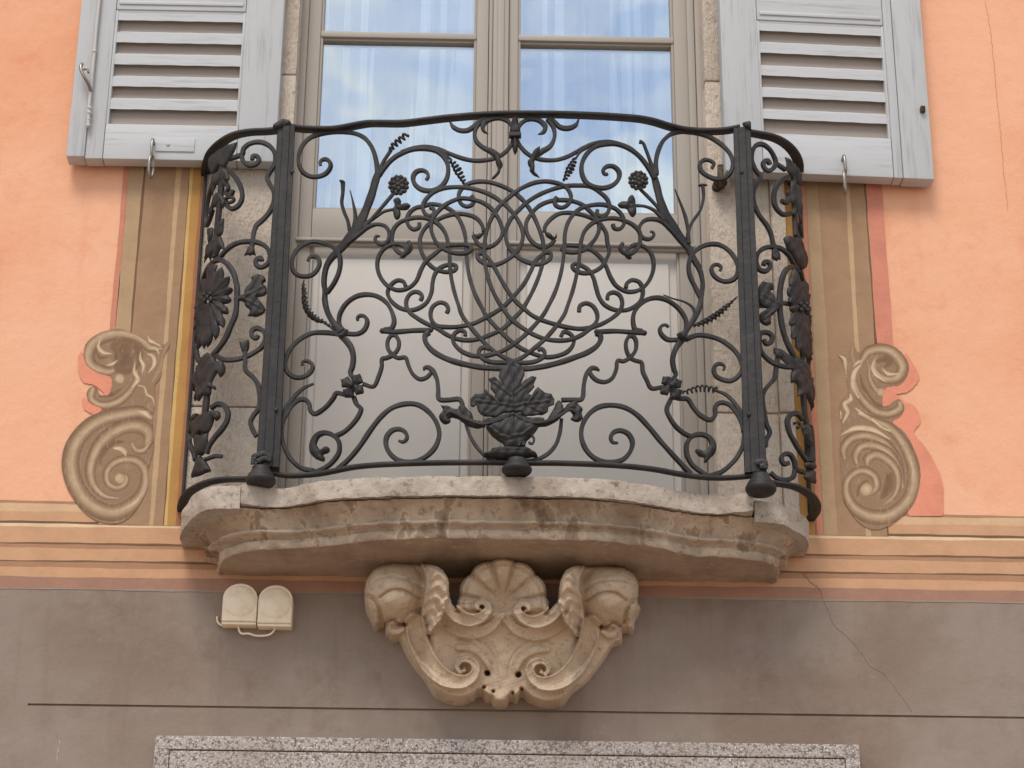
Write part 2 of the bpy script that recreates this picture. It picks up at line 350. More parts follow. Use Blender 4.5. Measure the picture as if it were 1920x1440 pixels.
def plate(name, outline, pan=FRONT, veins=(), bulge=.008, radius=10, vein=.0022, off=.004, thick=.0028, parent=None, mirror=False, step=2.2, soft=True, label=None, tilt=None):
    out = []
    O = np.array(outline, float); n = len(O)
    if soft:                                   # cut the corners once, tips stay
        q = []
        for i in range(n):
            a, b, c = O[i - 1], O[i], O[(i + 1) % n]; u = a - b; v = c - b
            cs = u.dot(v) / (np.linalg.norm(u) * np.linalg.norm(v) + 1e-9)
            if cs > .35: q.append(b)
            else: q += [b + u * .22, b + v * .22]
        O = np.array(q); n = len(O)
    for i in range(n):
        a, b = O[i], O[(i + 1) % n]; m = max(1, int(np.linalg.norm(b - a) / step))
        for k in range(m): out.append(a + (b - a) * k / m)
    out = np.array(out); lo = out.min(0); hi = out.max(0)
    gx, gy = np.meshgrid(np.arange(lo[0], hi[0], step), np.arange(lo[1], hi[1], step)); gx = gx.ravel() + RNG.uniform(-.2, .2, gx.size); gy = gy.ravel() + RNG.uniform(-.2, .2, gy.size)
    ok = in_poly(gx, gy, out); gx, gy = gx[ok], gy[ok]; ok = seg_dist(gx, gy, out, True) > step * .55; gx, gy = gx[ok], gy[ok]
    vs = [Vector(p) for p in out] + [Vector((a, b)) for a, b in zip(gx, gy)]
    ed = [(i, (i + 1) % len(out)) for i in range(len(out))]
    rv, re, rf, *_ = delaunay_2d_cdt(vs, ed, [], 1, 1e-5)
    V2 = np.array([v[:] for v in rv]); d = seg_dist(V2[:, 0], V2[:, 1], out, True)
    q = np.clip(d / radius, 0, 1); h = bulge * np.sqrt(np.clip(1 - (1 - q) ** 2, 0, 1))
    for vn in veins: dv = seg_dist(V2[:, 0], V2[:, 1], vn); h += vein * np.exp(-(dv / 1.3) ** 2) - vein * .5 * np.exp(-((dv - 4) / 2.5) ** 2)
    h += .0012 * np.sin(V2[:, 0] * .35 + V2[:, 1] * .21)
    if tilt is not None: h += tilt[0] * (V2[:, 0] - V2[:, 0].mean()) + tilt[1] * (V2[:, 1] - V2[:, 1].mean())
    P, Nn = pan.map(V2, 0, mirror); A = P + Nn * (off + h)[:, None]; Bk = P + Nn * (off + h - thick)[:, None]; k = len(A)
    Fc = [tuple(f) for f in rf]; cnt = {}
    for f in Fc:
        for a, b in zip(f, f[1:] + f[:1]): cnt.setdefault((min(a, b), max(a, b)), []).append((a, b))
    F2 = Fc + [tuple(i + k for i in reversed(f)) for f in Fc]
    for e in cnt.values():
        if len(e) == 1: a, b = e[0]; F2.append((b, a, a + k, b + k))
    return fix_normals(obj(name, np.vstack([A, Bk]), F2, 'iron', parent or rail, True, label))
def balls(name, pts, r, pan=FRONT, off=.006, flat_=.8, parent=None):
    P, Nn = pan.map(pts, off); mb = MB()
    for p in P: mb.sphere(p, r * PXM * random.uniform(.88, 1.1), (1, flat_, 1), 10)
    return mb.build(name, 'iron', parent or rail)
def helix(name, pts, turns, amp, thick, pan=FRONT, off=0, lead=()):
    """a bar drawn out into a corkscrew"""
    P2, av = spline(pts, .6, amp); n = len(P2); P, Nn = pan.map(P2, off); Tn = np.gradient(P, axis=0); Tn /= np.linalg.norm(Tn, axis=1)[:, None]
    B = np.cross(Tn, Nn); ph = np.linspace(0, 2 * math.pi * turns, n)[:, None]; a = (av * PXM)[:, None]
    W = P + B * np.sin(ph) * a + Nn * np.cos(ph) * a
    if len(lead): L2, _ = spline(lead, 2.2); L3, _ = pan.map(L2, off); W = np.vstack([L3[:-1], W])
    mb = MB(); r = np.full(len(W), thick * PXM / 2); mb.tube(W, r, 7); return mb.build(name, 'iron', rail)
def twist(name, pts, wid, turns, pan=FRONT, off=0):
    P2, wv = spline(pts, .8, wid); n = len(P2); P, Nn = pan.map(P2, off); ph = np.linspace(0, math.pi * turns, n)
    Tn = np.gradient(P, axis=0); Tn /= np.linalg.norm(Tn, axis=1)[:, None]; B = np.cross(Tn, Nn)
    Ns = Nn * np.cos(ph)[:, None] + B * np.sin(ph)[:, None]; mb = MB(); mb.sweep(P, Ns, wv * PXM / 2, wv * PXM * .22); return mb.build(name, 'iron', rail)

# --- handrail and bottom rail: a flat moulded bar right round
def long_rail(name, path, hw, hd):
    P = np.array(path); n = len(P); q = P.copy()
    for _ in range(3): q[1:-1] = (q[:-2] + 2 * q[1:-1] + q[2:]) / 4
    Nn = np.tile(np.array([0, 0, 1.0]), (n, 1)); mb = MB()
    sec = [(1, .1), (.86, .8), (.4, 1.15), (-.4, 1.15), (-.86, .8), (-1, .1), (-.95, -.8), (-.8, -1), (.8, -1), (.95, -.8)]
    mb.sweep(q, Nn, hw, hd, 0, True, sec); return mb.build(name, 'iron', rail)
tf = T('A', (80, 135), (230, 163), (380, 172), (520, 168), (640, 148), (760, 127), (880, 126), (1020, 126), (1200, 105), (1400, 82), (1600, 66), (1760, 58), (1900, 57)) + \
     T('B', (400, 58), (700, 68), (900, 80), (1050, 94), (1150, 115), (1250, 147), (1350, 172), (1450, 183), (1560, 186), (1680, 180), (1790, 160))
Pt, _ = FRONT.map(spline(tf, 4)[0]); long_rail('handrail', Pt, .0135, .0052)
def side_rail(pan, k0, k1, z0, z1, n=50, extra=0):
    return [pan.at(k0 + (k1 - k0) * i / (n - 1), z0 + (z1 - z0) * i / (n - 1), extra)[0] for i in range(n)]
zt_l = LEFT.sz(495, 251)[1]; zt_r = RIGHT.sz(1432, 258)[1]
long_rail('handrail', side_rail(LEFT, -.01, LEFT.s[-1] - .01, zt_l + .008, zt_l), .0135, .0052)
long_rail('handrail', side_rail(RIGHT, -.01, RIGHT.s[-1] - .01, zt_r + .008, zt_r), .0135, .0052)
bf = T('C', (20, 1385), (60, 1392), (150, 1406), (250, 1405), (380, 1395), (500, 1373), (640, 1345), (800, 1328), (1000, 1318), (1300, 1310), (1600, 1308), (1850, 1310)) + \
     T('D', (200, 1312), (400, 1312), (700, 1322), (950, 1337), (1150, 1360), (1300, 1388), (1450, 1412), (1600, 1424), (1750, 1420), (1880, 1408))
Pb, _ = FRONT.map(spline(bf, 4)[0]); long_rail('bottom_rail', Pb, .0085, .0048)
for pan in (LEFT, RIGHT): long_rail('bottom_rail', side_rail(pan, 0, pan.s[-1] - .012, ZR - .002, ZR), .012, .0045)
# --- posts: stout tapered uprights with a raised strip
def post(b, t, wb, wt, rivets):
    P0, N0 = FRONT.map([b], .004); P1, N1 = FRONT.map([t], .004); p0, p1 = P0[0], P1[0]; p1[:2] = p0[:2]
    n = 30; P = np.array([p0 + (p1 - p0) * i / (n - 1) for i in range(n)]); Nn = np.tile(N0[0], (n, 1)); wv = np.linspace(wb, wt, n) * PXM / 2
    mb = MB(); mb.sweep(P, Nn, wv * (1 + .012 * np.sin(np.arange(n) * .55) + .008 * np.sin(np.arange(n) * 1.37)), .014, 0, True, [(1, .7), (.93, 1), (.42, 1), (.36, 1.22), (-.36, 1.22), (-.42, 1), (-.93, 1), (-1, .7), (-1, -1), (1, -1)])
    o = mb.build('post', 'iron', rail)
    sharp(o, 40)
    for r in rivets: Pr, Nr = FRONT.map([r], .021); mb = MB(); mb.sphere(Pr[0], 4.2 * PXM, (1, .7, 1), 12); mb.build('rivet', 'iron', o)
    return p0, p1
pl = post((502, 880), (541, 240), 42, 33, [(548, 330), (517, 775)])
pr = post((1417, 890), (1391, 246), 40, 33, [(1391, 331), (1405, 784)])
# --- bun feet under the posts and the middle
def bun(px, py0, py1, wpx, front=.012):
    k, z = FRONT.sz(px, py0); P, _ = FRONT.at(k, z, front); z1 = on_y(px, py1, P[1])[2]; h = z - z1; r = wpx * PXM / 2
    mb = MB(); mb.lathe((P[0], P[1], z1), [(r * .70, 0), (r * .87, h * .08), (r * .97, h * .20), (r, h * .33), (r * .98, h * .43), (r * .91, h * .49), (r * .885, h * .505), (r * .90, h * .54), (r * .88, h * .60), (r * .78, h * .74), (r * .66, h * .90), (r * .60, h * 1.02), (r * .60, h * 1.15)], 32)
    return mb.build('bun_foot', 'iron', rail)
bun(490, 885, 911, 55); bun(969, 869, 889, 54); bun(1426, 899, 927, 56)
# joints wrapped round the post heads and feet
plate('joint_leaf', T('E', (745, 60), (800, 15), (850, 0), (895, 10), (905, 40), (860, 60), (800, 78)), FRONT, (), .008, 6, off=.018)
plate('joint_leaf', T('F', (85, 25), (150, 15), (185, 50), (212, 82), (190, 95), (140, 80), (100, 60)), FRONT, (), .008, 6, off=.018)
for pts in (T('G', (522, 1188), (580, 1165), (640, 1150)), T('G', (590, 1135), (650, 1128), (700, 1112), (750, 1145)), T('G', (650, 1175), (700, 1150), (752, 1165))):
    bar('binding', pts, 9, FRONT, off=.026, depth=.006)
for pts in (T('J', (170, 1065), (215, 1055), (260, 1075)), T('J', (200, 1090), (260, 1080), (320, 1100))): bar('binding', pts, 10, FRONT, off=.026, depth=.006)

# --- interlaced knot in the middle
KN = []
def knot(*segs):
    pts = []
    for r, *p in segs: pts += T(r, *p)
    bar('knot_strand', pts, 7.4, FRONT, depth=.0085)
knot(('K', (552, 248), (580, 285), (560, 335), (510, 355), (460, 335), (430, 290), (428, 235), (450, 185), (500, 140), (580, 110), (680, 105), (770, 120), (860, 150), (950, 195), (1020, 245), (1085, 310), (1150, 400), (1200, 500), (1240, 600), (1270, 700), (1278, 800), (1270, 900), (1240, 1020), (1190, 1150), (1120, 1290), (1050, 1400)),
     ('D', (118, 200), (70, 250)), ('C', (1760, 310), (1680, 347), (1600, 377), (1520, 389), (1430, 380), (1350, 347), (1280, 302), (1200, 265), (1120, 218), (1065, 172), (1045, 120), (1057, 65), (1095, 30), (1140, 30), (1166, 62), (1152, 92)))
knot(('K', (1410, 270), (1385, 300), (1395, 345), (1440, 372), (1490, 362), (1535, 320), (1550, 265), (1520, 190), (1470, 150), (1400, 125), (1300, 110), (1200, 120), (1100, 155), (1010, 205), (930, 270), (850, 340), (790, 420), (740, 510), (705, 610), (687, 720), (682, 820), (686, 900), (698, 980), (725, 1090), (780, 1230), (860, 1370)),
     ('C', (1803, 200), (1850, 250)), ('D', (160, 302), (240, 350), (330, 384), (430, 396), (520, 388), (600, 355), (680, 300), (760, 268), (840, 220), (890, 170), (906, 110), (885, 55), (840, 35), (800, 52), (795, 90)))
knot(('K', (138, 368), (175, 385), (180, 430), (140, 455), (95, 435), (68, 380), (75, 330), (115, 270), (180, 215), (270, 178), (380, 165), (500, 170), (620, 195), (740, 240), (850, 310), (940, 390), (1010, 480), (1055, 570), (1070, 650), (1050, 740), (1000, 820), (930, 880), (850, 925), (770, 945), (690, 932), (630, 890), (612, 848), (640, 825), (690, 845), (740, 900), (790, 980), (850, 1090), (930, 1220), (1000, 1310), (1090, 1390)),
     ('D', (230, 205), (300, 240), (400, 272), (500, 296), (600, 306), (678, 290), (718, 240), (714, 180), (680, 132), (632, 115), (588, 138), (583, 180)))
knot(('B', (722, 775), (716, 800), (745, 822), (790, 805), (812, 750), (795, 695), (750, 650)), ('K', (1740, 157), (1620, 147), (1480, 155), (1350, 190), (1220, 245), (1110, 315), (1020, 400), (950, 480), (905, 570), (895, 650), (920, 740), (985, 835), (1060, 890), (1150, 925), (1230, 935), (1300, 912), (1347, 870), (1347, 828), (1310, 818), (1250, 850), (1190, 910), (1150, 1000), (1080, 1130), (980, 1250), (900, 1335), (800, 1410)),
     ('C', (1650, 217), (1560, 262), (1450, 288), (1350, 292), (1270, 280), (1235, 235), (1230, 180), (1250, 135), (1300, 108), (1345, 122), (1362, 160), (1350, 188)))
knot(('K', (575, 650), (595, 690), (620, 735), (690, 770), (760, 755), (830, 700), (865, 620), (850, 540), (800, 440), (740, 370), (660, 320), (560, 290), (450, 280), (380, 300), (300, 340), (230, 400), (170, 480), (150, 560), (165, 640), (210, 730), (270, 780), (340, 815), (420, 830), (500, 825), (545, 800), (545, 765), (490, 745), (420, 745), (340, 750), (260, 780), (180, 840), (100, 910), (55, 985), (0, 1110)),
     ('A', (1060, 1364), (980, 1378), (910, 1347), (860, 1290), (832, 1210), (840, 1130), (880, 1070), (940, 1037), (1000, 1035), (1040, 1060), (1045, 1100), (1015, 1130)))
knot(('K', (1385, 690), (1350, 732), (1280, 765), (1210, 745), (1140, 680), (1105, 600), (1105, 510), (1160, 420), (1230, 350), (1330, 305), (1440, 290), (1560, 300), (1660, 335), (1750, 410), (1810, 480), (1835, 560), (1810, 650), (1750, 730), (1680, 790), (1590, 815), (1500, 805), (1458, 778), (1490, 747), (1580, 745), (1680, 757), (1770, 800), (1850, 870), (1900, 950)),
     ('B', (825, 1285), (870, 1347), (950, 1385), (1030, 1375), (1090, 1330), (1130, 1260), (1145, 1180), (1125, 1100), (1080, 1052), (1025, 1032), (975, 1045), (938, 1085), (945, 1115), (972, 1132)))
knot(('K', (675, 605), (660, 540), (600, 470), (500, 435), (400, 430), (300, 450), (210, 490), (130, 530), (70, 600), (40, 680), (45, 780), (90, 880), (160, 960), (240, 1000), (320, 1010), (390, 990), (405, 957), (370, 937), (300, 942), (230, 977), (185, 1040), (165, 1120), (155, 1210), (110, 1310), (50, 1360)),
     ('C', (1110, 160), (1050, 163), (985, 140), (930, 92), (906, 40)), ('A', (910, 1372), (940, 1325), (985, 1300), (1025, 1311), (1042, 1345)))
knot(('K', (1285, 612), (1290, 560), (1340, 490), (1430, 430), (1540, 420), (1660, 440), (1770, 480), (1840, 530), (1900, 620), (1915, 720)), ('B', (810, 1080), (785, 1150), (740, 1210), (660, 1245), (600, 1245), (545, 1220), (532, 1190), (560, 1178), (610, 1195), (660, 1230), (690, 1280), (710, 1350), (733, 1425)),
     ('D', (770, 120), (830, 156), (890, 168), (960, 158), (1030, 112), (1060, 55), (1060, 10)), ('B', (1052, 1340), (1030, 1312), (980, 1300), (942, 1325), (935, 1358)))
knot(('A', (1145, 870), (1140, 902), (1100, 918), (1062, 888), (1052, 838), (1075, 788), (1120, 755)), ('K', (60, 355), (150, 332), (250, 345), (340, 385), (410, 450), (460, 540), (490, 640), (500, 740), (505, 840), (515, 950), (540, 1080), (590, 1230), (660, 1370)),
     ('C', (1645, 203), (1750, 320), (1850, 410), (1920, 455)), ('D', (240, 490), (330, 515), (420, 507), (500, 472), (540, 420), (543, 375), (510, 337), (468, 327), (447, 362)))
knot(('B', (836, 882), (850, 913), (890, 915), (920, 880), (910, 825), (870, 775), (800, 742), (730, 733)), ('K', (1660, 370), (1580, 430), (1520, 520), (1490, 630), (1485, 750), (1475, 870), (1450, 1020), (1400, 1190), (1330, 1340)),
     ('D', (313, 203), (200, 330), (100, 415), (0, 475)), ('C', (1680, 500), (1590, 512), (1520, 500), (1450, 465), (1402, 408), (1397, 370), (1420, 332), (1460, 317), (1490, 335), (1488, 360)))
knot(('A', (1062, 1012), (1083, 1050), (1062, 1090), (1020, 1104), (970, 1075), (942, 1020), (940, 960), (957, 910), (1000, 867), (1070, 841)), ('K', (0, 468), (80, 472), (150, 492), (230, 540), (290, 620), (320, 720), (335, 830), (340, 940), (350, 1050), (380, 1200), (420, 1330)),
     ('C', (1465, 203), (1600, 375), (1700, 470), (1810, 535), (1860, 552)), ('D', (200, 560), (270, 545), (318, 515), (325, 482), (302, 456), (272, 465)))
knot(('B', (910, 1027), (890, 1060), (920, 1100), (970, 1105), (1015, 1070), (1040, 1010), (1035, 940), (990, 890), (920, 855), (840, 838)), ('K', (1840, 495), (1760, 530), (1690, 600), (1655, 690), (1640, 790), (1630, 900), (1610, 1020), (1570, 1190), (1520, 1340)),
     ('D', (470, 203), (350, 360), (250, 450), (150, 525), (60, 560)), ('C', (1760, 560), (1680, 556), (1620, 530), (1590, 490), (1605, 455), (1640, 447), (1668, 462)))
# leafy hooks on the knot's ends
for pts in (T('A', (1545, 935), (1560, 965), (1600, 950), (1640, 945), (1600, 995), (1565, 1000), (1548, 975)), T('B', (318, 935), (365, 950), (395, 985), (415, 950), (418, 990), (385, 1005), (340, 985)),
            T('A', (1055, 1005), (1085, 1030), (1092, 1065), (1060, 1110), (1020, 1145), (995, 1135), (1040, 1105), (1062, 1060)), T('B', (915, 1015), (885, 1045), (882, 1085), (920, 1120), (975, 1145), (975, 1130), (925, 1100), (905, 1060))):
    plate('leaf_hook', pts, FRONT, (), .006, 4, off=.003)
for p in T('A', (400, 432), (1195, 548), (1152, 95)) + T('B', (1583, 462), (783, 510)): pass
# bar above the loops, its knobs, and the shallow basket arc under the knot
for a, b in ((T('C', (870, 325), (950, 332), (1100, 322), (1230, 318)), 8), (T('D', (715, 332), (850, 326), (1000, 336), (1070, 340)), 8)): bar('crossbar', a, b, knobs=[(0, 5.5), (-1, 5.5)], off=.002)
bar('basket_arc', T('C', (1222, 335), (1192, 355), (1190, 400), (1230, 460), (1300, 510), (1400, 552), (1520, 582), (1650, 602), (1780, 602), (1860, 585)), 9.5)
bar('basket_arc', T('D', (705, 340), (738, 352), (745, 385), (720, 432), (650, 482), (550, 522), (430, 562), (300, 592), (180, 606), (80, 590)), 9.5)

# --- left half scrolls
SCR = [('scroll', T('A', (832, 505), (818, 400), (790, 310), (740, 240), (680, 205), (600, 188), (500, 188), (400, 202), (320, 235), (265, 295), (240, 370), (245, 440), (275, 490), (330, 520), (390, 520), (445, 495), (475, 450), (470, 412), (445, 392), (415, 396), (400, 415), (403, 438)), [11] + [8] * 18 + [7, 6, 6]),
 ('stem', T('C', (556, 330), (505, 268), (458, 185), (436, 90)) + T('A', (437, 1380), (430, 1330), (433, 1270), (450, 1195), (490, 1130), (560, 1060), (640, 960), (700, 870), (750, 760), (790, 650), (815, 560), (835, 500)), [10, 10, 10, 10, 9, 9, 9, 11, 13, 17, 19, 18, 16, 15, 14, 11]),
 ('scroll', T('A', (452, 1400), (500, 1335), (540, 1250), (553, 1170), (540, 1100), (490, 1050), (420, 1022), (340, 1015), (270, 1040), (215, 1090), (190, 1160), (195, 1220), (230, 1262), (290, 1275), (345, 1260), (385, 1215), (398, 1170), (385, 1135), (355, 1122), (322, 1132), (308, 1160)), [9] + [8] * 17 + [7, 6, 5]),
 ('scroll', T('A', (838, 520), (880, 460), (940, 395), (1010, 350), (1090, 322), (1180, 314), (1260, 328), (1310, 357), (1350, 410), (1362, 480), (1345, 550), (1300, 603), (1230, 630), (1160, 620), (1110, 580), (1098, 530), (1120, 490), (1165, 477), (1200, 492), (1212, 525), (1195, 550)), [11] + [8.5] * 16 + [8, 7, 7, 6]),
 ('scroll', T('A', (1010, 340), (1100, 312), (1200, 300), (1290, 318), (1380, 355), (1470, 388), (1560, 405), (1650, 400), (1720, 385), (1790, 340), (1835, 285), (1850, 235)), 7.2),
 ('scroll', T('A', (1848, 205), (1843, 155), (1810, 112), (1750, 90), (1690, 94), (1640, 115), (1620, 150), (1630, 185), (1662, 207)), [7, 7, 7, 7, 8, 10, 9, 6, 2]),
 ('scroll', T('A', (1375, 118), (1400, 155), (1450, 180), (1505, 180), (1555, 150), (1595, 112), (1640, 88)), [3, 8, 9, 9, 9, 8, 8]),
 ('scroll', T('A', (1650, 86), (1595, 125), (1562, 190), (1570, 255), (1620, 305), (1690, 340), (1735, 375)), [8, 8, 8, 8, 8, 11, 12]),
 ('tendril', T('A', (835, 490), (880, 400), (932, 322)), 6), ('tendril', T('A', (1300, 328), (1350, 370), (1388, 402)), [7, 5, 4]),
 ('prong', T('A', (570, 562), (570, 640), (562, 720), (580, 790), (605, 850), (622, 930)), [8, 5.5, 6, 6, 6, 7]),
 ('prong', T('A', (625, 628), (650, 730), (665, 830), (655, 920)), [1.5, 4, 7, 9]),
 ('flower_stalk', T('A', (950, 655), (880, 738), (810, 820), (735, 905)), 6), ('flower_stalk', T('A', (955, 768), (880, 787), (800, 837), (720, 895), (640, 985)), [5, 5, 6, 7, 8]),
 ('scroll', T('A', (600, 1030), (690, 962), (760, 907), (830, 885), (890, 900), (920, 945), (915, 1000), (880, 1035), (840, 1030), (815, 1000), (825, 974), (850, 975)), [9, 8, 8, 7, 7, 7, 7, 7, 7, 6, 5, 4]),
 ('scroll', T('C', (570, 320), (542, 270), (542, 215), (560, 165), (600, 110), (670, 62), (750, 47), (830, 62), (900, 112), (943, 190), (955, 255), (935, 300), (880, 312)), 8.2),
 ('scroll', T('C', (570, 335), (620, 345), (690, 342), (735, 310), (755, 255), (740, 218), (708, 207), (682, 222), (683, 245)), [9, 8, 8, 8, 8, 7, 7, 6, 5]),
 ('loop', T('C', (725, 720), (800, 738), (840, 660), (862, 590), (866, 532), (895, 525), (945, 502), (985, 455), (990, 395), (962, 355), (935, 355), (908, 395), (910, 455), (945, 502), (985, 524), (1040, 522), (1065, 585), (1098, 648), (1148, 683), (1200, 670), (1238, 630)), 7.2),
 ('scroll', T('C', (1182, 622), (1182, 605), (1208, 597), (1245, 622), (1278, 690), (1287, 770), (1290, 830), (1310, 842), (1370, 842), (1445, 838), (1468, 870), (1482, 950), (1500, 1040), (1530, 1120), (1580, 1200), (1640, 1262), (1700, 1292)), [4, 6, 8, 9, 8, 7.5, 8, 8, 8, 8, 8, 7, 6, 6, 6, 6, 6]),
 ('scroll', T('C', (555, 345), (430, 335), (340, 340), (250, 385), (180, 455), (145, 530), (140, 590), (165, 640), (220, 672), (280, 665), (330, 630), (345, 590), (325, 557), (290, 547), (265, 560), (270, 582)), [9] + [8.2] * 11 + [7, 6, 5, 5]),
 ('stem', T('C', (560, 360), (605, 405), (637, 455), (652, 520), (645, 590), (630, 640), (655, 690), (660, 740)), [13, 12, 10, 9.5, 9, 8, 8, 8]),
 ('scroll', T('C', (640, 790), (590, 800), (525, 790), (500, 830), (440, 900), (360, 945), (328, 920), (320, 870), (290, 840), (250, 838), (200, 872), (160, 930), (125, 990), (110, 1050)), 8),
 ('scroll', T('C', (352, 715), (280, 747), (200, 822), (140, 912), (112, 1010), (112, 1100), (137, 1200), (190, 1290), (260, 1347), (350, 1370)), [4, 6, 8, 8, 9, 8, 8, 8, 8, 9]),
 ('scroll', T('C', (650, 815), (672, 870), (704, 902), (690, 950), (640, 1020), (580, 1075), (505, 1112)), 8),
 ('scroll', T('C', (350, 1388), (440, 1345), (500, 1295), (542, 1225), (538, 1150), (498, 1105), (435, 1085), (380, 1105), (348, 1165), (352, 1225), (390, 1262)), [8, 8, 8, 8, 8, 8, 9, 11, 12, 14, 15]),
 ('scroll', T('C', (515, 1372), (620, 1275), (700, 1178), (780, 1060), (860, 960), (940, 897), (1040, 867), (1130, 873), (1210, 922), (1270, 1002), (1294, 1090), (1270, 1180), (1210, 1250), (1130, 1295), (1060, 1303), (980, 1285), (920, 1235), (893, 1170), (900, 1112), (940, 1067), (998, 1057), (1043, 1085), (1050, 1128), (1022, 1153), (990, 1143)), [9] + [8.4] * 19 + [8, 7, 7, 6, 5]),
# --- right half scrolls
 ('stem', T('B', (1145, 505), (1170, 600), (1195, 700), (1230, 790), (1280, 870), (1340, 960), (1400, 1050), (1440, 1130), (1490, 1220), (1512, 1320), (1503, 1410)) + T('D', (1490, 130), (1440, 240), (1390, 315), (1360, 375)), [11, 14, 14, 15, 15, 14, 13, 12, 9, 8, 9, 11, 11, 10, 10]),
 ('scroll', T('B', (1495, 1425), (1450, 1340), (1415, 1260), (1408, 1180), (1430, 1110), (1480, 1060), (1550, 1032), (1630, 1032), (1700, 1072), (1755, 1140), (1775, 1220), (1755, 1280), (1700, 1308), (1640, 1298), (1592, 1260), (1577, 1212), (1592, 1187), (1625, 1182), (1650, 1205), (1640, 1230)), [9] + [8.2] * 14 + [8, 7, 7, 6, 5]),
 ('scroll', T('B', (1160, 510), (1160, 420), (1175, 340), (1210, 262), (1270, 207), (1350, 187), (1440, 192), (1540, 217), (1630, 267), (1700, 332), (1735, 402), (1725, 480), (1680, 530), (1620, 543), (1550, 520), (1500, 480), (1490, 432), (1515, 402), (1560, 402), (1595, 427), (1580, 462)), [11] + [8.2] * 16 + [8, 7, 7, 6]),
 ('scroll', T('B', (1150, 540), (1080, 430), (1020, 362), (940, 307), (850, 282), (760, 287), (690, 312), (630, 372), (602, 440), (605, 510), (640, 575), (700, 605), (770, 613), (840, 588), (880, 540), (880, 490), (840, 452), (790, 452), (762, 480), (775, 510), (797, 508)), [11] + [8.5] * 15 + [8, 8, 7, 6, 6]),
 ('scroll', T('B', (992, 332), (920, 290), (840, 264), (750, 262), (670, 282), (590, 322), (500, 370), (420, 395), (330, 398), (250, 380), (190, 345), (140, 290), (115, 245)), 7.2),
 ('scroll', T('B', (122, 205), (135, 142), (180, 102), (240, 92), (300, 112), (330, 150), (315, 190), (275, 207)), [7, 7, 7, 8, 9, 10, 8, 2]),
 ('scroll', T('B', (345, 92), (390, 150), (400, 220), (370, 290), (300, 335), (250, 368)), [8, 8, 8, 8, 11, 12]), ('scroll', T('B', (580, 95), (560, 135), (500, 160), (440, 150), (400, 112), (370, 90)), [3, 8, 9, 9, 8, 8]),
 ('tendril', T('B', (1145, 490), (1110, 390), (1078, 305), (1062, 272), (1035, 262)), [7, 6, 5.5, 5, 7]), ('tendril', T('B', (650, 298), (590, 342), (555, 395)), [7, 5, 4]),
 ('flower_stalk', T('B', (1045, 618), (1110, 682), (1180, 762), (1235, 870)), 6), ('flower_stalk', T('B', (1000, 743), (1080, 750), (1150, 782), (1215, 850)), [5, 5, 6, 8]),
 ('prong', T('B', (1300, 622), (1340, 720), (1380, 830), (1400, 930)), [1.5, 4, 6, 6]), ('prong', T('B', (1510, 592), (1515, 680), (1490, 780), (1430, 870), (1402, 940), (1402, 1030)), [7, 5.5, 5.5, 6, 7, 9]),
 ('scroll', T('B', (1440, 1105), (1340, 1000), (1270, 920), (1210, 862), (1150, 842), (1080, 850), (1037, 900), (1040, 950), (1070, 985), (1115, 990), (1145, 965), (1140, 940), (1118, 935)), [8, 8, 8, 8, 8, 7, 7, 7, 7, 7, 6, 5, 4]),
 ('scroll', T('D', (1365, 370), (1388, 310), (1387, 240), (1357, 180), (1300, 122), (1230, 82), (1160, 70), (1090, 87), (1030, 132), (996, 190), (990, 250), (1005, 305), (1060, 322)), 8.2),
 ('scroll', T('D', (1340, 380), (1310, 387), (1250, 385), (1205, 350), (1190, 310), (1205, 282), (1240, 277), (1255, 295)), [9, 8, 8, 8, 7, 6, 5, 5]),
 ('prong', T('D', (1447, 230), (1450, 180), (1430, 140), (1370, 102), (1290, 80), (1215, 50)), [6, 5.5, 4.5, 3.5, 2.5, 1.2]),
 ('scroll', T('D', (1385, 385), (1470, 357), (1570, 367), (1660, 402), (1740, 462), (1790, 532), (1808, 600), (1780, 660), (1720, 698), (1660, 690), (1607, 660), (1592, 612), (1612, 577), (1650, 572), (1675, 595), (1665, 620)), [9] + [8.2] * 10 + [8, 7, 6, 5, 5]),
 ('stem', T('D', (1355, 385), (1310, 455), (1287, 530), (1295, 600), (1310, 650), (1280, 690), (1265, 740)), [12, 10, 9, 9, 8, 8, 8]),
 ('loop', T('D', (1215, 742), (1125, 752), (1090, 690), (1062, 630), (1050, 560), (1005, 545), (965, 522), (937, 460), (937, 400), (962, 362), (990, 365), (1010, 400), (1005, 470), (965, 522), (915, 550), (872, 545), (862, 610), (830, 678), (780, 705), (720, 695), (680, 662), (662, 630)), 7.2),
 ('scroll', T('D', (735, 622), (715, 605), (682, 600), (642, 640), (620, 720), (608, 825), (590, 838), (540, 838), (450, 840)), [4, 7, 9, 8, 7.5, 8, 8, 8, 8]), ('scroll', T('D', (452, 980), (440, 1080), (410, 1170), (350, 1240), (270, 1282), (190, 1295)), [7, 7, 7, 7, 7, 6]),
 ('scroll', T('D', (1290, 820), (1335, 830), (1395, 835), (1440, 900), (1500, 962), (1570, 990), (1600, 960), (1605, 890), (1640, 862), (1700, 872), (1760, 932), (1800, 1010), (1815, 1080)), 8),
 ('scroll', T('D', (1600, 765), (1680, 795), (1750, 862), (1798, 940), (1822, 1050), (1818, 1150), (1790, 1230), (1730, 1312), (1650, 1378), (1550, 1412)), [4, 6, 8, 8, 9, 9, 8, 8, 8, 9]),
 ('scroll', T('D', (1272, 830), (1240, 910), (1260, 970), (1310, 1042), (1370, 1092), (1432, 1120)), 8),
 ('scroll', T('D', (1545, 1408), (1430, 1322), (1390, 1232), (1395, 1162), (1432, 1112), (1500, 1097), (1560, 1122), (1588, 1180), (1570, 1235), (1520, 1255)), [8, 8, 8, 8, 8, 9, 10, 12, 14, 15]),
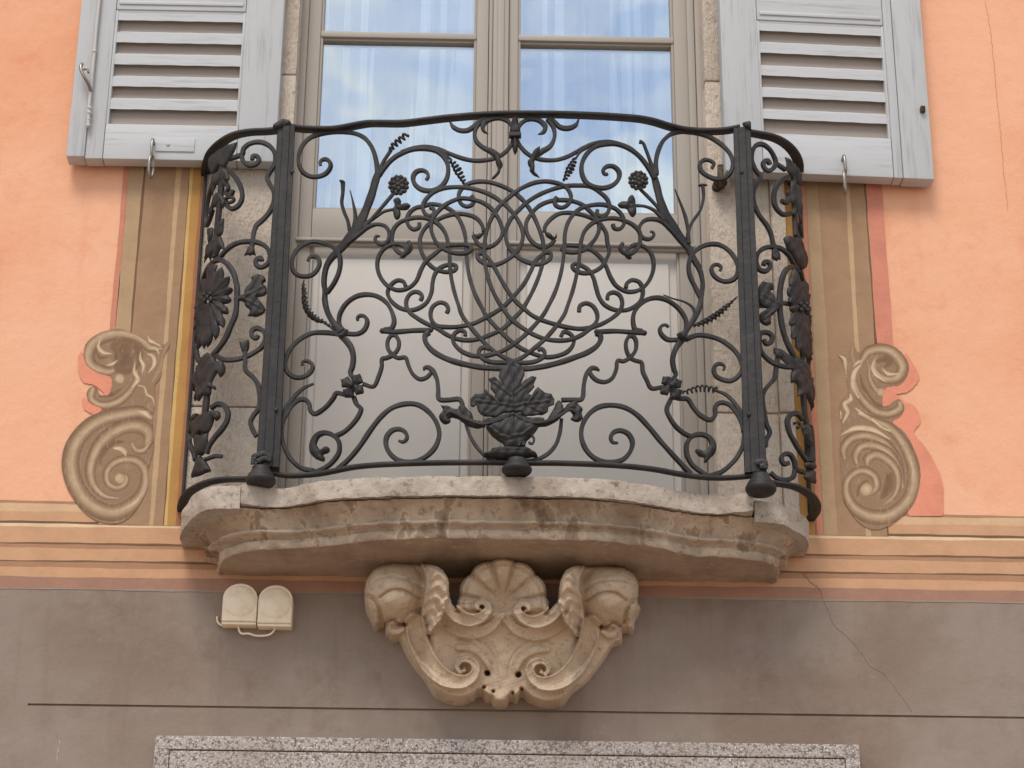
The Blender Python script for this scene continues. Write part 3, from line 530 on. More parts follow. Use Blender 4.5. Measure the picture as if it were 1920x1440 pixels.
 ('scroll', T('D', (1425, 1395), (1300, 1262), (1200, 1152), (1100, 1032), (1010, 942), (920, 892), (820, 877), (730, 892), (660, 942), (612, 1020), (600, 1100), (620, 1180), (670, 1250), (750, 1298), (850, 1302), (920, 1280), (970, 1220), (984, 1150), (950, 1090), (890, 1067), (842, 1082), (822, 1120), (836, 1155), (875, 1160)), [9] + [8.4] * 19 + [8, 7, 6, 5])]
for nm, pts, wd in SCR: bar(nm, pts, wd)
# drawn-out corkscrews and twisted stalks
helix('corkscrew', T('A', (930, 312), (990, 260), (1055, 205)), 4.5, [4.5, 5, 4.5], 5, lead=T('A', (920, 335), (925, 322)))
helix('corkscrew', T('A', (1388, 405), (1435, 480), (1475, 555), (1487, 590)), 7, [3, 6.5, 3, .3], 5)
helix('corkscrew', T('B', (553, 395), (515, 470), (472, 555)), 6.5, [3, 6.5, 1.5], 5)
helix('corkscrew', T('D', (1615, 765), (1500, 752), (1440, 765), (1368, 790)), 7.5, [5, 5.5, 4.5, 3], 3.6)
twist('twisted_stalk', T('C', (520, 320), (430, 255), (375, 232), (330, 195), (300, 150), (285, 90), (282, 20)) + T('A', (275, 1350), (280, 1300)), [6, 7, 13, 14, 13, 12, 10, 8, 2], 15)
twist('twisted_stalk', T('D', (1440, 285), (1520, 258), (1600, 215), (1680, 150), (1775, 60)), [6, 13, 14, 11, 1.5], 12)
# forged flowers, clovers and leaves
def rosette(c, r):
    pts = [c]; 
    for k, rr in ((6, .42), (12, .80)):
        for i in range(k): a = 2 * math.pi * i / k + rr; pts.append((c[0] + r * rr * math.cos(a), c[1] + r * rr * math.sin(a)))
    P, Nn = FRONT.map(pts, .004); mb = MB()
    for i, p in enumerate(P): mb.sphere(p + Nn[i] * (.004 if i == 0 else .003 if i < 7 else 0), r * PXM * (.31 if i < 7 else .27), (1, .8, 1), 10)
    return mb.build('berry_flower', 'iron', rail)
rosette(T('A', (992, 595))[0], 19); rosette(T('B', (1024, 560))[0], 18.5)
plate('clover_leaf', T('A', (950, 770), (965, 740), (948, 705), (965, 685), (990, 682), (1010, 705), (1005, 735), (1030, 725), (1065, 728), (1083, 745), (1060, 770), (1030, 782), (1000, 775), (1008, 805), (1000, 835), (980, 855), (958, 838), (950, 800)), FRONT, [T('A', (985, 760), (985, 690)), T('A', (985, 760), (1075, 748)), T('A', (985, 760), (978, 845))], .004, 5, .0018, .003)
plate('clover_leaf', T('B', (1003, 745), (1005, 700), (990, 670), (970, 663), (950, 685), (945, 715), (910, 710), (880, 725), (868, 742), (900, 765), (945, 768), (952, 795), (965, 820), (990, 832), (1012, 805), (1012, 770)), FRONT, [T('B', (975, 750), (972, 675)), T('B', (975, 750), (880, 742)), T('B', (975, 750), (988, 822))], .004, 5, .0018, .003)
def star(reg, c, tips, inner):
    o = []; n = len(tips); cx, cy = c
    for i in range(n):
        a, b = tips[i], tips[(i + 1) % n]; m = ((a[0] + b[0]) / 2 - cx, (a[1] + b[1]) / 2 - cy); L = math.hypot(*m)
        v = (cx + m[0] / L * inner, cy + m[1] / L * inner)
        d = ((a[0] - cx), (a[1] - cy)); pr = (-d[1] * .46, d[0] * .46); q = (cx + d[0] * .62, cy + d[1] * .62)
        o += [(q[0] - pr[0], q[1] - pr[1]), a, (q[0] + pr[0], q[1] + pr[1]), v]
    f = plate('star_flower', T(reg, *o), FRONT, [T(reg, c, t) for t in tips], .005, 5, .0015, .008, soft=False)
    balls('flower_boss', T(reg, c), 5.2, off=.017, parent=f)
star('C', (655, 745), [(565, 695), (715, 655), (735, 800), (592, 832)][:1] + [(712, 655), (736, 795), (600, 833)], 34)
star('D', (1262, 747), [(1205, 672), (1345, 705), (1330, 845), (1183, 800)], 36)
for pts in (T('C', (535, 330), (560, 295), (620, 320), (605, 355), (585, 385), (545, 372)), T('D', (1310, 350), (1340, 328), (1412, 372), (1395, 410), (1365, 405), (1325, 380))): plate('collar', pts, FRONT, (), .008, 4, off=.005, soft=False)
bar('collar', T('C', (545, 348), (600, 318)), 4, off=.012); bar('collar', T('C', (538, 372), (588, 362)), 4, off=.012); bar('collar', T('D', (1318, 352), (1390, 398)), 4, off=.012)
plate('prong_cap', T('A', (545, 556), (560, 550), (588, 560), (582, 578), (560, 578)), FRONT, (), .004, 3); plate('prong_cap', T('B', (1470, 590), (1500, 578), (1545, 592), (1535, 602), (1480, 602)), FRONT, (), .004, 3)
for pts in (T('A', (1700, 330), (1745, 360), (1752, 400), (1772, 430), (1768, 455), (1755, 470), (1752, 500), (1720, 535), (1688, 552), (1690, 535), (1725, 500), (1735, 470), (1718, 430), (1715, 400), (1690, 370)),
            T('B', (290, 300), (255, 320), (235, 345), (222, 385), (195, 415), (200, 445), (215, 460), (210, 490), (250, 525), (288, 540), (270, 515), (248, 490), (250, 455), (245, 420), (265, 380), (285, 355))): plate('drooping_leaf', pts, FRONT, (), .007, 5, off=.004)
plate('scroll_leaf', T('C', (345, 1200), (332, 1215), (345, 1250), (385, 1292), (432, 1308), (441, 1278), (425, 1255), (470, 1238), (478, 1205), (452, 1188), (428, 1212), (400, 1215), (380, 1180)), FRONT, (), .008, 6, off=.004)
plate('scroll_leaf', T('D', (1590, 1195), (1602, 1220), (1570, 1275), (1530, 1318), (1515, 1310), (1520, 1275), (1475, 1265), (1448, 1230), (1460, 1205), (1500, 1225), (1530, 1225), (1555, 1190)), FRONT, (), .008, 6, off=.004)
fl = plate('lily_finial', T('A', (1840, 92), (1885, 92), (1890, 140), (1905, 180), (1895, 212), (1830, 212), (1822, 180), (1838, 140)), FRONT, [T('A', (1863, 95), (1863, 210))], .008, 5, off=.005)
plate('lily_finial', T('A', (1845, 242), (1882, 242), (1886, 300), (1880, 340), (1862, 370), (1848, 340), (1842, 300)), FRONT, [T('A', (1863, 245), (1863, 360))], .008, 5, off=.005)
bar('collar', T('A', (1818, 226), (1908, 226)), 9.5, off=.008, depth=.014)
# --- leafy urn
urn = plate('urn', T('V', (845, 690), (740, 750), (580, 815), (540, 850), (580, 905), (620, 960), (690, 1010), (738, 1038), (752, 1068), (742, 1100), (1000, 1100), (985, 1062), (1000, 1010), (1060, 960), (1120, 885), (1145, 840), (1080, 795), (960, 760)), FRONT,
            [T('V', (845, 700), (835, 990)), T('V', (580, 860), (690, 960), (800, 1000), (840, 985), (960, 960), (1080, 870))], .018, 26, .0035, .004)
plate('urn_foot', T('V', (500, 1160), (590, 1132), (620, 1092), (740, 1078), (1000, 1078), (1050, 1108), (1120, 1155), (1130, 1188), (1000, 1200), (940, 1222), (780, 1222), (620, 1210), (520, 1188)), FRONT, [T('V', (610, 1120), (740, 1128), (1040, 1125))], .022, 12, .003, .004, parent=urn)
bar('urn_rim', T('V', (845, 718), (720, 780), (600, 822), (500, 832), (400, 805), (300, 765), (220, 722), (150, 700), (105, 720), (90, 765), (115, 800), (152, 788)), [5, 5.5, 6, 6, 6, 6, 6, 6, 5, 5, 5, 4], off=.014, parent=urn)
bar('urn_rim', T('V', (850, 718), (960, 782), (1080, 818), (1200, 812), (1300, 780), (1400, 722), (1470, 675), (1530, 685), (1570, 735), (1550, 780), (1500, 770)), [5, 5.5, 6, 6, 6, 6, 6, 6, 5, 5, 4], off=.014, parent=urn)
plate('urn_leaf', T('V', (40, 605), (120, 612), (222, 662), (250, 602), (290, 580), (330, 640), (390, 690), (412, 775), (440, 790), (480, 770), (545, 850), (440, 872), (330, 832), (240, 762), (165, 738), (130, 772), (155, 795), (90, 830), (30, 780), (15, 720), (72, 660)), FRONT, [T('V', (90, 690), (240, 720), (400, 820)), T('V', (270, 610), (290, 720))], .010, 8, .002, .004, parent=urn)
plate('urn_leaf', T('V', (1220, 790), (1260, 720), (1310, 640), (1330, 580), (1370, 540), (1410, 600), (1422, 642), (1470, 580), (1570, 552), (1580, 592), (1640, 650), (1620, 690), (1640, 752), (1600, 790), (1540, 792), (1490, 762), (1530, 722), (1490, 662), (1420, 702), (1340, 790), (1240, 840), (1120, 852), (1100, 812)), FRONT, [T('V', (1130, 830), (1300, 770), (1420, 660), (1540, 640))], .010, 8, .002, .004, parent=urn)
plate('vine_leaf', T('V', (780, 155), (690, 200), (702, 250), (690, 290), (742, 392), (700, 340), (650, 300), (570, 320), (600, 362), (600, 430), (652, 492), (640, 522), (600, 492), (545, 435), (520, 482), (430, 490), (370, 552), (375, 622), (410, 640), (440, 612), (460, 682), (490, 722), (560, 742), (660, 752), (750, 702), (840, 695), (930, 692), (980, 742), (1180, 722), (1240, 692), (1250, 632), (1310, 612), (1315, 552), (1280, 492), (1200, 472), (1130, 410), (1090, 452), (1060, 502), (1020, 490), (1092, 412), (1080, 382), (1115, 300), (1060, 290), (980, 332), (940, 372), (982, 272), (970, 202), (930, 165), (850, 112)), FRONT,
      [T('V', *p) for p in (((845, 690), (850, 380), (845, 200)), ((845, 625), (720, 602), (430, 572)), ((845, 635), (980, 602), (1260, 572)), ((720, 602), (550, 712)), ((980, 602), (1180, 702)), ((825, 505), (640, 362)), ((870, 495), (1060, 340)), ((690, 592), (560, 472)), ((1020, 592), (1120, 462)))], .0025, 3.5, .0030, .010, parent=urn, soft=False)
plate('urn_leaf', T('V', (480, 800), (540, 760), (620, 748), (690, 735), (765, 705), (840, 690), (842, 722), (720, 785), (600, 825), (500, 828)), FRONT, (), .006, 8, off=.006, parent=urn)
plate('urn_leaf', T('V', (1215, 800), (1190, 742), (1100, 748), (990, 742), (930, 690), (850, 690), (850, 722), (960, 788), (1090, 825)), FRONT, (), .006, 8, off=.006, parent=urn)
bar('urn_hook', T('V', (1060, 950), (1085, 1000), (1072, 1045), (1040, 1050), (1032, 1030)), 4.5, off=.01, parent=urn); bar('urn_hook', T('V', (930, 1050), (910, 1095)), 5, off=.02, parent=urn); bar('urn_hook', T('V', (965, 1030), (968, 1075)), 6, off=.012, parent=urn)

# --- side wings that turn back to the wall
def wing(pan, bars, plates, petals, boss, spec):
    for nm, pts, wd, mir in bars:
        bar(nm, pts, wd, pan)
        if mir: bar(nm, pts, wd, pan, mirror=True)
    for nm, pts, kw, mir in plates:
        plate(nm, pts, pan, **kw)
        if mir: plate(nm, pts, pan, mirror=True, **kw)
    c = boss
    for tip, wd in petals:
        d = np.array(tip) - c; L = np.linalg.norm(d); nrm = np.array([-d[1], d[0]]) / L * wd; c_ = np.array(c)
        out = [c_ + d * .08 - nrm * .3, c_ + d * .45 - nrm, c_ + d * .6 - nrm * .8, c_ + d * .78 - nrm * .95, tip, c_ + d * .8 + nrm * .7, c_ + d * .62 + nrm * .85, c_ + d * .4 + nrm, c_ + d * .08 + nrm * .3]
        for mir in (False, True): plate('petal', [tuple(q) for q in out], pan, [[tuple(c_), tuple(tip)]], .006, 5, .0025, .006, mirror=mir)
    ca = np.array(c); balls('flower_boss', [tuple(ca), tuple(ca + (6, 5)), tuple(ca + (-5, 6)), tuple(ca + (5, -6)), tuple(ca + (-6, -5))], 5, pan, .014)
    k = pan.s[-1] - .03; z0 = ZR; z1 = spec; P = [pan.at(k, z0 + (z1 - z0) * i / 19)[0] for i in range(20)]; Nn = [pan.at(k, z0)[1]] * 20
    mb = MB(); mb.sweep(P, Nn, .011, .004); mb.build('wall_upright', 'iron', rail)
wing(LEFT, [
 ('scroll', T('E', (440, 270), (500, 250), (535, 235), (545, 195), (580, 162), (630, 145), (690, 147), (750, 182), (784, 240), (780, 310), (747, 360), (724, 410), (742, 460), (770, 510), (774, 590), (745, 660), (692, 725), (642, 770), (624, 820), (614, 890), (604, 950)), 9, False),
 ('scroll', T('E', (530, 240), (545, 290), (590, 322), (640, 310), (663, 275), (640, 248), (614, 252), (612, 278)), 8, False),
 ('scroll', T('E', (345, 1030), (380, 995), (430, 942), (500, 902), (590, 890), (680, 907), (733, 955), (743, 1020), (715, 1068), (668, 1083), (637, 1055), (647, 1022), (678, 1014), (682, 1035)), 8.5, False),
 ('ring', T('E', (330, 1040), (370, 1030), (420, 1055), (470, 1125), (498, 1230), (498, 1330), (487, 1440)) + T('G', (455, 120), (412, 220), (355, 305), (320, 345)), 10, True),
 ('loop', T('E', (415, 340), (470, 392), (522, 480), (533, 560), (505, 618), (455, 643), (418, 620), (405, 585)), 9, True), ('loop', T('E', (435, 600), (470, 588), (470, 565), (440, 558), (405, 572)), 6, False),
 ('ribbon', T('E', (405, 440), (430, 490), (412, 530), (448, 540), (468, 505)), 8, False),
 ('stem', T('E', (400, 330), (385, 450), (375, 560), (360, 700), (345, 850), (332, 1010)), [14, 16, 13, 12, 13, 13], False), ('stem', T('G', (280, 540), (268, 640), (258, 740), (247, 850), (237, 960), (225, 1080)), [13, 15, 15, 16, 14, 12], False),
 ('scroll', T('G', (655, 195), (640, 218), (607, 195), (612, 157), (650, 140), (697, 165), (712, 210), (690, 272), (620, 328), (540, 363), (440, 381), (380, 370), (330, 340)), 8.5, False),
 ('stalk', T('G', (557, 300), (560, 380), (562, 455), (620, 513), (655, 565), (668, 640), (665, 740), (622, 800), (600, 850), (620, 910), (645, 955)), 8.5, False),
 ('loop', T('G', (305, 740), (350, 710), (395, 718), (428, 770), (423, 830), (390, 890), (330, 960), (285, 1030), (268, 1085)), 9.5, True),
 ('spur', T('G', (265, 1128), (340, 1102), (390, 1105)), [7, 7, 6], False), ('tie', T('E', (480, 1335), (560, 1300)), 8, False)],
 [('acanthus', T('E', (370, 205), (420, 180), (500, 150), (492, 205), (445, 290), (412, 345), (372, 332), (358, 262)), dict(bulge=.008, radius=7), True),
  ('acanthus', T('E', (372, 352), (420, 342), (452, 420), (430, 452), (415, 430), (400, 500), (385, 440), (362, 470), (345, 430)), dict(bulge=.005, radius=6, veins=[T('E', (400, 350), (395, 480))]), True),
  ('acanthus', T('E', (350, 520), (390, 540), (420, 600), (398, 650), (380, 600), (345, 640), (320, 600)), dict(bulge=.005, radius=6), True),
  ('acanthus', T('E', (355, 770), (392, 730), (410, 722), (400, 780), (395, 830), (372, 860), (350, 840)), dict(bulge=.005, radius=6), True),
  ('acanthus', T('E', (330, 870), (385, 850), (400, 900), (412, 962), (378, 940), (350, 1005), (318, 950), (290, 1000), (280, 930)), dict(bulge=.006, radius=6, veins=[T('E', (345, 870), (345, 990))]), True),
  ('flared_tip', T('E', (588, 925), (625, 928), (640, 1000), (612, 992), (600, 1006), (580, 992), (553, 1002)), dict(bulge=.004, radius=4), False),
  ('butterfly_leaf', T('E', (500, 1335), (548, 1312), (560, 1240), (612, 1192), (600, 1160), (650, 1140), (702, 1150), (722, 1190), (692, 1212), (722, 1232), (725, 1300), (650, 1312), (720, 1400), (702, 1440), (640, 1462), (578, 1452), (602, 1412), (560, 1382), (550, 1342)), dict(bulge=.006, radius=7, veins=[T('E', (540, 1320), (700, 1240)), T('E', (540, 1325), (690, 1400))]), False),
  ('flared_tip', T('G', (515, 245), (545, 252), (555, 235), (592, 235), (590, 300), (570, 332), (540, 332), (528, 300)), dict(bulge=.004, radius=4), False),
  ('lily_leaf', T('G', (250, 335), (330, 340), (350, 402), (390, 380), (415, 430), (410, 482), (375, 515), (360, 478), (340, 502), (312, 570), (345, 578), (342, 610), (312, 592), (302, 650), (250, 650), (248, 560), (235, 520)), dict(bulge=.008, radius=7, veins=[T('G', (330, 370), (280, 540))]), True),
  ('acanthus', T('G', (235, 790), (310, 762), (370, 765), (385, 812), (350, 845), (330, 822), (312, 892), (282, 940), (240, 930), (215, 880)), dict(bulge=.008, radius=7), True),
  ('cup', T('G', (205, 935), (240, 950), (290, 930), (285, 1000), (252, 1100), (205, 1100), (190, 1010)), dict(bulge=.010, radius=8), False), ('cone_foot', T('G', (205, 1110), (240, 1100), (315, 1210), (280, 1230), (165, 1268)), dict(bulge=.008, radius=8), False)],
 [(T('E', q)[0], 9.5) for q in ((320, 1065), (400, 1090), (452, 1160), (478, 1250), (470, 1340))] + [(T('G', q)[0], 9.5) for q in ((440, 45), (405, 150), (350, 235), (290, 290))], T('E', (312, 1322))[0], zt_l)
FJ = lambda *p: [(1370 + a / 4, 230 + b / 4) for a, b in p]
wing(RIGHT, [
 ('scroll', T('F', (155, 300), (165, 215), (190, 170), (235, 158), (290, 192), (328, 250), (342, 300), (320, 343), (282, 358), (252, 330), (248, 295), (282, 284), (298, 310)), 8.5, False),
 ('scroll', T('F', (150, 230), (158, 290), (182, 350), (222, 410), (200, 450), (172, 510), (174, 600), (210, 690), (270, 770), (300, 830), (320, 920), (334, 965)), 8.5, False),
 ('tie', T('F', (345, 305), (412, 350)), 9, False), ('loop', T('F', (432, 405), (372, 440), (333, 510), (328, 590), (352, 648), (400, 687), (450, 680)), 9.5, True),
 ('ribbon', T('F', (380, 585), (420, 602), (440, 562), (432, 522), (460, 520)), 8, False), ('ring', T('F', (495, 1075), (432, 1092), (396, 1150), (376, 1240), (371, 1340), (376, 1440)) + T('J', (365, 170), (402, 260), (452, 352)), 10.5, True),
 ('stem', T('F', (455, 320), (468, 430), (474, 560), (478, 700), (483, 850)), [13, 15, 13, 10, 10], False), ('stem', T('J', (490, 575), (500, 680), (515, 780), (530, 880), (540, 1030)), [13, 14, 14, 14, 13], False),
 ('scroll', T('F', (472, 1062), (432, 992), (380, 947), (320, 932), (250, 942), (202, 985), (192, 1050), (217, 1103), (265, 1113), (296, 1080), (283, 1047), (252, 1047), (247, 1070)), 8.5, False),
 ('scroll', T('J', (222, 207), (236, 234), (268, 225), (279, 190), (255, 162), (202, 162), (190, 200), (200, 278), (250, 340), (320, 379), (400, 390), (450, 370)), 8.5, False),
 ('stalk', T('J', (325, 300), (312, 380), (295, 468), (242, 530), (217, 580), (226, 680), (242, 770), (266, 830), (242, 880), (236, 925)), 8.5, False),
 ('loop', T('J', (480, 742), (450, 707), (412, 707), (384, 742), (392, 820), (430, 900), (480, 980), (510, 1022)), 9.5, True), ('loop', T('J', (430, 770), (460, 762), (472, 790), (452, 800)), 5, False),
 ('scroll', T('J', (490, 1100), (440, 1075), (430, 1030), (402, 982), (362, 977), (342, 1010), (362, 1045), (392, 1037)), 8.5, False), ('scroll', T('J', (440, 1080), (425, 1130), (380, 1150), (320, 1140), (270, 1100)), 8.5, False), ('tie', FJ((200, 1372), (350, 1370), (412, 1352), (520, 1395)), 7, False)],
 [('acanthus', T('F', (405, 260), (440, 290), (475, 320), (470, 420), (440, 410), (415, 360)), dict(bulge=.008, radius=7), True),
  ('acanthus', T('F', (440, 440), (470, 430), (482, 560), (478, 700), (450, 690), (465, 620), (440, 600)), dict(bulge=.008, radius=7), True),
  ('acanthus', T('F', (390, 862), (440, 850), (480, 872), (515, 858), (510, 900), (540, 1040), (535, 1085), (490, 1062), (442, 982), (402, 922)), dict(bulge=.008, radius=7, veins=[T('F', (450, 880), (520, 1060))]), True),
  ('flared_tip', T('F', (310, 950), (350, 948), (375, 1030), (352, 1030), (345, 1042), (322, 1036), (303, 1012)), dict(bulge=.004, radius=4), False),
  ('butterfly_leaf', FJ((200, 1242), (232, 1192), (280, 1202), (312, 1212), (326, 1252), (292, 1262), (332, 1312), (362, 1360), (400, 1362), (352, 1402), (330, 1430), (290, 1466), (306, 1512), (256, 1532), (211, 1488), (205, 1440), (270, 1400), (200, 1362)), dict(bulge=.006, radius=7, veins=[FJ((380, 1380), (230, 1300)), FJ((370, 1385), (240, 1480))]), False),
  ('flared_tip', T('J', (285, 275), (308, 285), (322, 270), (355, 300), (338, 332), (302, 332)), dict(bulge=.004, radius=4), False),
  ('lily_leaf', T('J', (450, 372), (495, 345), (530, 430), (515, 460), (540, 455), (540, 520), (525, 570), (480, 582), (442, 592), (452, 540), (430, 492), (402, 502), (396, 452), (412, 412), (452, 402)), dict(bulge=.008, radius=7), True),
  ('acanthus', T('J', (470, 782), (518, 782), (540, 850), (538, 918), (518, 930), (490, 870)), dict(bulge=.008, radius=7), True), ('cup', T('J', (492, 1030), (560, 1040), (555, 1090), (492, 1072)), dict(bulge=.010, radius=8), False), ('cone_foot', T('J', (512, 1080), (560, 1090), (562, 1180), (482, 1150)), dict(bulge=.008, radius=8), False)],
 [(FJ(q)[0], 9.5) for q in ((460, 1095), (440, 1150), (420, 1230), (425, 1310), (430, 1400))] + [(T('J', q)[0], 9.5) for q in ((395, 120), (410, 210), (445, 290), (480, 330))], FJ((512, 1392))[0], zt_r)

# ------------------------------------------------------------------ ground
tag(obj('pavement', [(-40, -40, 0), (40, -40, 0), (40, 1, 0), (-40, 1, 0)], [(0, 1, 2, 3)], 'ground', smooth=False), 'pale stone paving of the street below the house', 'pavement', kind='structure')

# ------------------------------------------------------------------ house front
ZT = on_y(968, 893, -.336)[2]                  # top of the balcony slab
ZB = Z(0, 1101); ZBT = Z(0, 938.4)             # painted moulding: bottom and top
xl0 = X(377, 480); xli = X(564, 0); xri = X(1315, 0); xr1 = X(1480, 560)
house = thing('house_facade', 'salmon and brown plastered house front with painted mouldings, scrolls and stone window jambs', 'house', (0, 0, 0))
mb = MB()
mb.box(-7, xl0, 0, .35, ZB, 8); mb.box(xr1, 7, 0, .35, ZB, 8); mb.box(xl0, xr1, 0, .35, 6.7, 8); mb.box(xl0, xr1, 0, .35, ZB, ZT - .06)
mb.build('upper_wall', 'orange', house, False)
zg = Z(960, 1333); gx = X(52, 1320); g = .0026    # incised joint across the lower wall
mb = MB(); mb.box(-7, 7, 0, .35, zg + g, ZB); mb.box(-7, 7, 0, .35, 0, zg - g); mb.box(-7, gx, 0, .35, zg - g, zg + g); mb.box(gx, 7, .006, .35, zg - g, zg + g)
mb.build('lower_wall', 'grey', house, False)
def wob(t, seed, a): return a * (math.sin(t * 9.1 + seed) + .6 * math.sin(t * 23.7 + seed * 2.1) + .4 * math.sin(t * 61 + seed * 3.3))
def strips(name, bounds, tones, a0, a1, y, vertical, n=160, amp=.0009, parent=None):
    """hand-painted bands lying edge to edge in one sheet"""
    V = []; Fc = []; M = []; k = len(bounds)
    for i in range(n + 1):
        t = a0 + (a1 - a0) * i / n
        for j, b in enumerate(bounds):
            e = b + wob(t, j * 1.7, amp); V.append((e, y, t) if vertical else (t, y, e))
    for i in range(n):
        for j in range(k - 1): Fc.append((i * k + j, i * k + j + 1, (i + 1) * k + j + 1, (i + 1) * k + j)); M.append(j)
    return obj(name, V, Fc, ['t_' + t for t in tones], parent or house, False, fmat=M)
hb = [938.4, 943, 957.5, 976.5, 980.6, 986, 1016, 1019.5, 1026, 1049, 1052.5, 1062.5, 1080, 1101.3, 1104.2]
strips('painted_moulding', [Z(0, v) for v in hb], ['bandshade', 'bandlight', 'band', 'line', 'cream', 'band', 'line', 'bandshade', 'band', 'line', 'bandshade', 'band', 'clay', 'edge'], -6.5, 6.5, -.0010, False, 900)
zb_p = Z(0, 981)
strips('painted_shadow_line', [X(v, 480) for v in (218, 228)], ['pinkline'], ZBT, 6.6, -.0019, True)
strips('painted_shadow_line', [X(v, 500) for v in (1633.5, 1664)], ['pinkred'], ZBT, 6.6, -.0019, True)
vb = [228, 231, 256, 260, 300, 319, 327.5, 343, 345, 351, 366, 375.5]
strips('painted_pilaster', [X(v, 480) for v in vb[:-1]] + [xl0], ['tan', 'tan', 'line', 'brown', 'brown', 'thin', 'brown', 'line', 'yellow', 'ochre', 'redbrown'], zb_p, 6.6, -.0019, True)
vb = [1502, 1507, 1516, 1519, 1542, 1594, 1601.5, 1630, 1633.5]
strips('painted_pilaster', [xr1] + [X(v, 500) for v in vb], ['ochre', 'redbrown', 'pinkline', 'brown', 'tan', 'brown', 'thin', 'brown', 'line'], zb_p, 6.6, -.0019, True)
def crack(name, pts, w_, mat, y=-.0006):
    P2, _ = spline(pts, 4); P2 = P2 + np.stack([RNG.uniform(-1.1, 1.1, len(P2)), RNG.uniform(-.6, .6, len(P2))], 1); P = np.array([on_y(a, b, y) for a, b in P2]); mb = MB()
    n = len(P); hw = w_ * PXM / 2 * (.55 + .45 * np.abs(np.sin(np.arange(n) * .7))) * np.clip(np.minimum(np.arange(n), n - 1 - np.arange(n)) / 4, .15, 1)
    mb.sweep(P, np.tile((0, -1.0, 0), (n, 1)), hw, .0005); return mb.build(name, mat, house)
crack('plaster_crack', [(1505, 1074), (1522, 1094), (1534, 1101), (1542, 1122)], .9, 't_line', -.0015)
crack('plaster_crack', [(1542, 1122), (1553, 1145), (1566, 1175), (1585, 1190), (1612, 1220), (1632, 1248), (1655, 1262), (1690, 1305), (1710, 1334)], .7, 't_edge')
crack('plaster_crack', [(1847, 0), (1853, 30), (1856, 52), (1861, 92), (1864, 120), (1866, 150), (1871, 196), (1875, 235), (1880, 300), (1890, 395)], .85, 't_pinkline')
crack('plaster_crack', [(105, 1378), (112, 1392), (108, 1412), (109, 1440)], 1.3, 'stone')
# stone jambs: tooled blocks with one bed joint in sight
def jamb(x0, x1, pjx, pjy, inner_left):
    zj = Z(pjx, pjy); mb = MB(); zs = [ZT - .03, zj - .0015, zj + .0015, zj + .95, zj + .953, 6.7]
    for a, b in ((0, 1), (2, 3), (4, 5)):
        if inner_left: mb.box(x0, x1, -.012, .35, zs[a], zs[b], .005)
        else: c = x0 + (x1 - x0) * .80; mb.box(x0, c, -.008, .35, zs[a], zs[b], .008); mb.box(c + .001, x1, -.016, .35, zs[a], zs[b], .010)
    mb.box(x0 + .004, x1 - .004, .0, .34, ZT - .03, 6.7); return sharp(mb.build('stone_jamb', 'stone', house))
jamb(xl0, xli, 440, 766, True); jamb(xri, xr1, 1440, 777, False)
mb = MB(); mb.box(xli - .02, xri + .02, .02, .35, 6.6, 6.72); mb.build('stone_lintel', 'stone', house, False)
mb = MB(); R0, R1, r0, r1 = xli - .3, xri + .3, .36, 3.2      # room behind, so that no sky comes through the house
for b in ((R0, R1, r1, r1 + .1, 3.2, 7), (R0 - .1, R0, r0, r1, 3.2, 7), (R1, R1 + .1, r0, r1, 3.2, 7), (R0, R1, r0, r1, 7, 7.1), (R0, R1, .12, r1, 3.1, 3.2)): mb.box(*b)
mb.build('room_wall', 'room', house, False)

# ------------------------------------------------------------------ painted scrolls on the plaster
def strokes_color(gx, gy, base, strokes, reg):
    C = np.tile(np.array(base), (len(gx), 1)); x0, y0, s = REG[reg]
    for pts, wid, kind in strokes:
        P2, wv = spline(pts, 12, wid); ok = np.where((gx > P2[:, 0].min() - max(wid)) & (gx < P2[:, 0].max() + max(wid)) & (gy > P2[:, 1].min() - max(wid)) & (gy < P2[:, 1].max() + max(wid)))[0]
        if not len(ok): continue
        qx, qy = gx[ok], gy[ok]; best = np.full(len(ok), 1e9); sv = np.zeros(len(ok)); ww = np.ones(len(ok))
        for i in range(len(P2) - 1):
            a, b = P2[i], P2[i + 1]; e = b - a; L2 = e.dot(e) + 1e-9; t = np.clip(((qx - a[0]) * e[0] + (qy - a[1]) * e[1]) / L2, 0, 1)
            dx = qx - a[0] - t * e[0]; dy = qy - a[1] - t * e[1]; d = np.hypot(dx, dy); wl = (wv[i] + (wv[i + 1] - wv[i]) * t) / 2
            r = d / wl; m_ = r < best; best[m_] = r[m_]; sv[m_] = np.sign(e[0] * dy[m_] - e[1] * dx[m_]); ww[m_] = wl[m_]
        v = best * sv; al = np.clip((1.06 - best) * ww / 5, 0, 1)
        PAL = {'roll': [(124, 97, 75), (156, 127, 100), (198, 171, 139), (184, 156, 124), (146, 117, 92), (120, 93, 71)], 'rollr': [(120, 93, 71), (146, 117, 92), (184, 156, 124), (202, 175, 143), (156, 127, 100), (124, 97, 75)],
               'light': [(176, 146, 114), (214, 190, 156), (220, 196, 162), (200, 172, 138)], 'dark': [(138, 109, 85), (128, 100, 77), (124, 96, 74), (138, 109, 85)], 'mid': [(150, 120, 92), (172, 140, 110), (176, 146, 114), (150, 120, 92)],
               'pink': [(214, 120, 98)] * 4, 'ball': [(206, 178, 144), (206, 178, 144), (196, 168, 134), (150, 120, 92)]}[kind]
        xs = np.linspace(-1, 1, len(PAL)); col = np.stack([np.interp(v if kind != 'ball' else best * 2 - 1, xs, [p[k] for p in PAL]) for k in range(3)], 1)
        C[ok] = C[ok] * (1 - al[:, None]) + col * al[:, None]
    return C
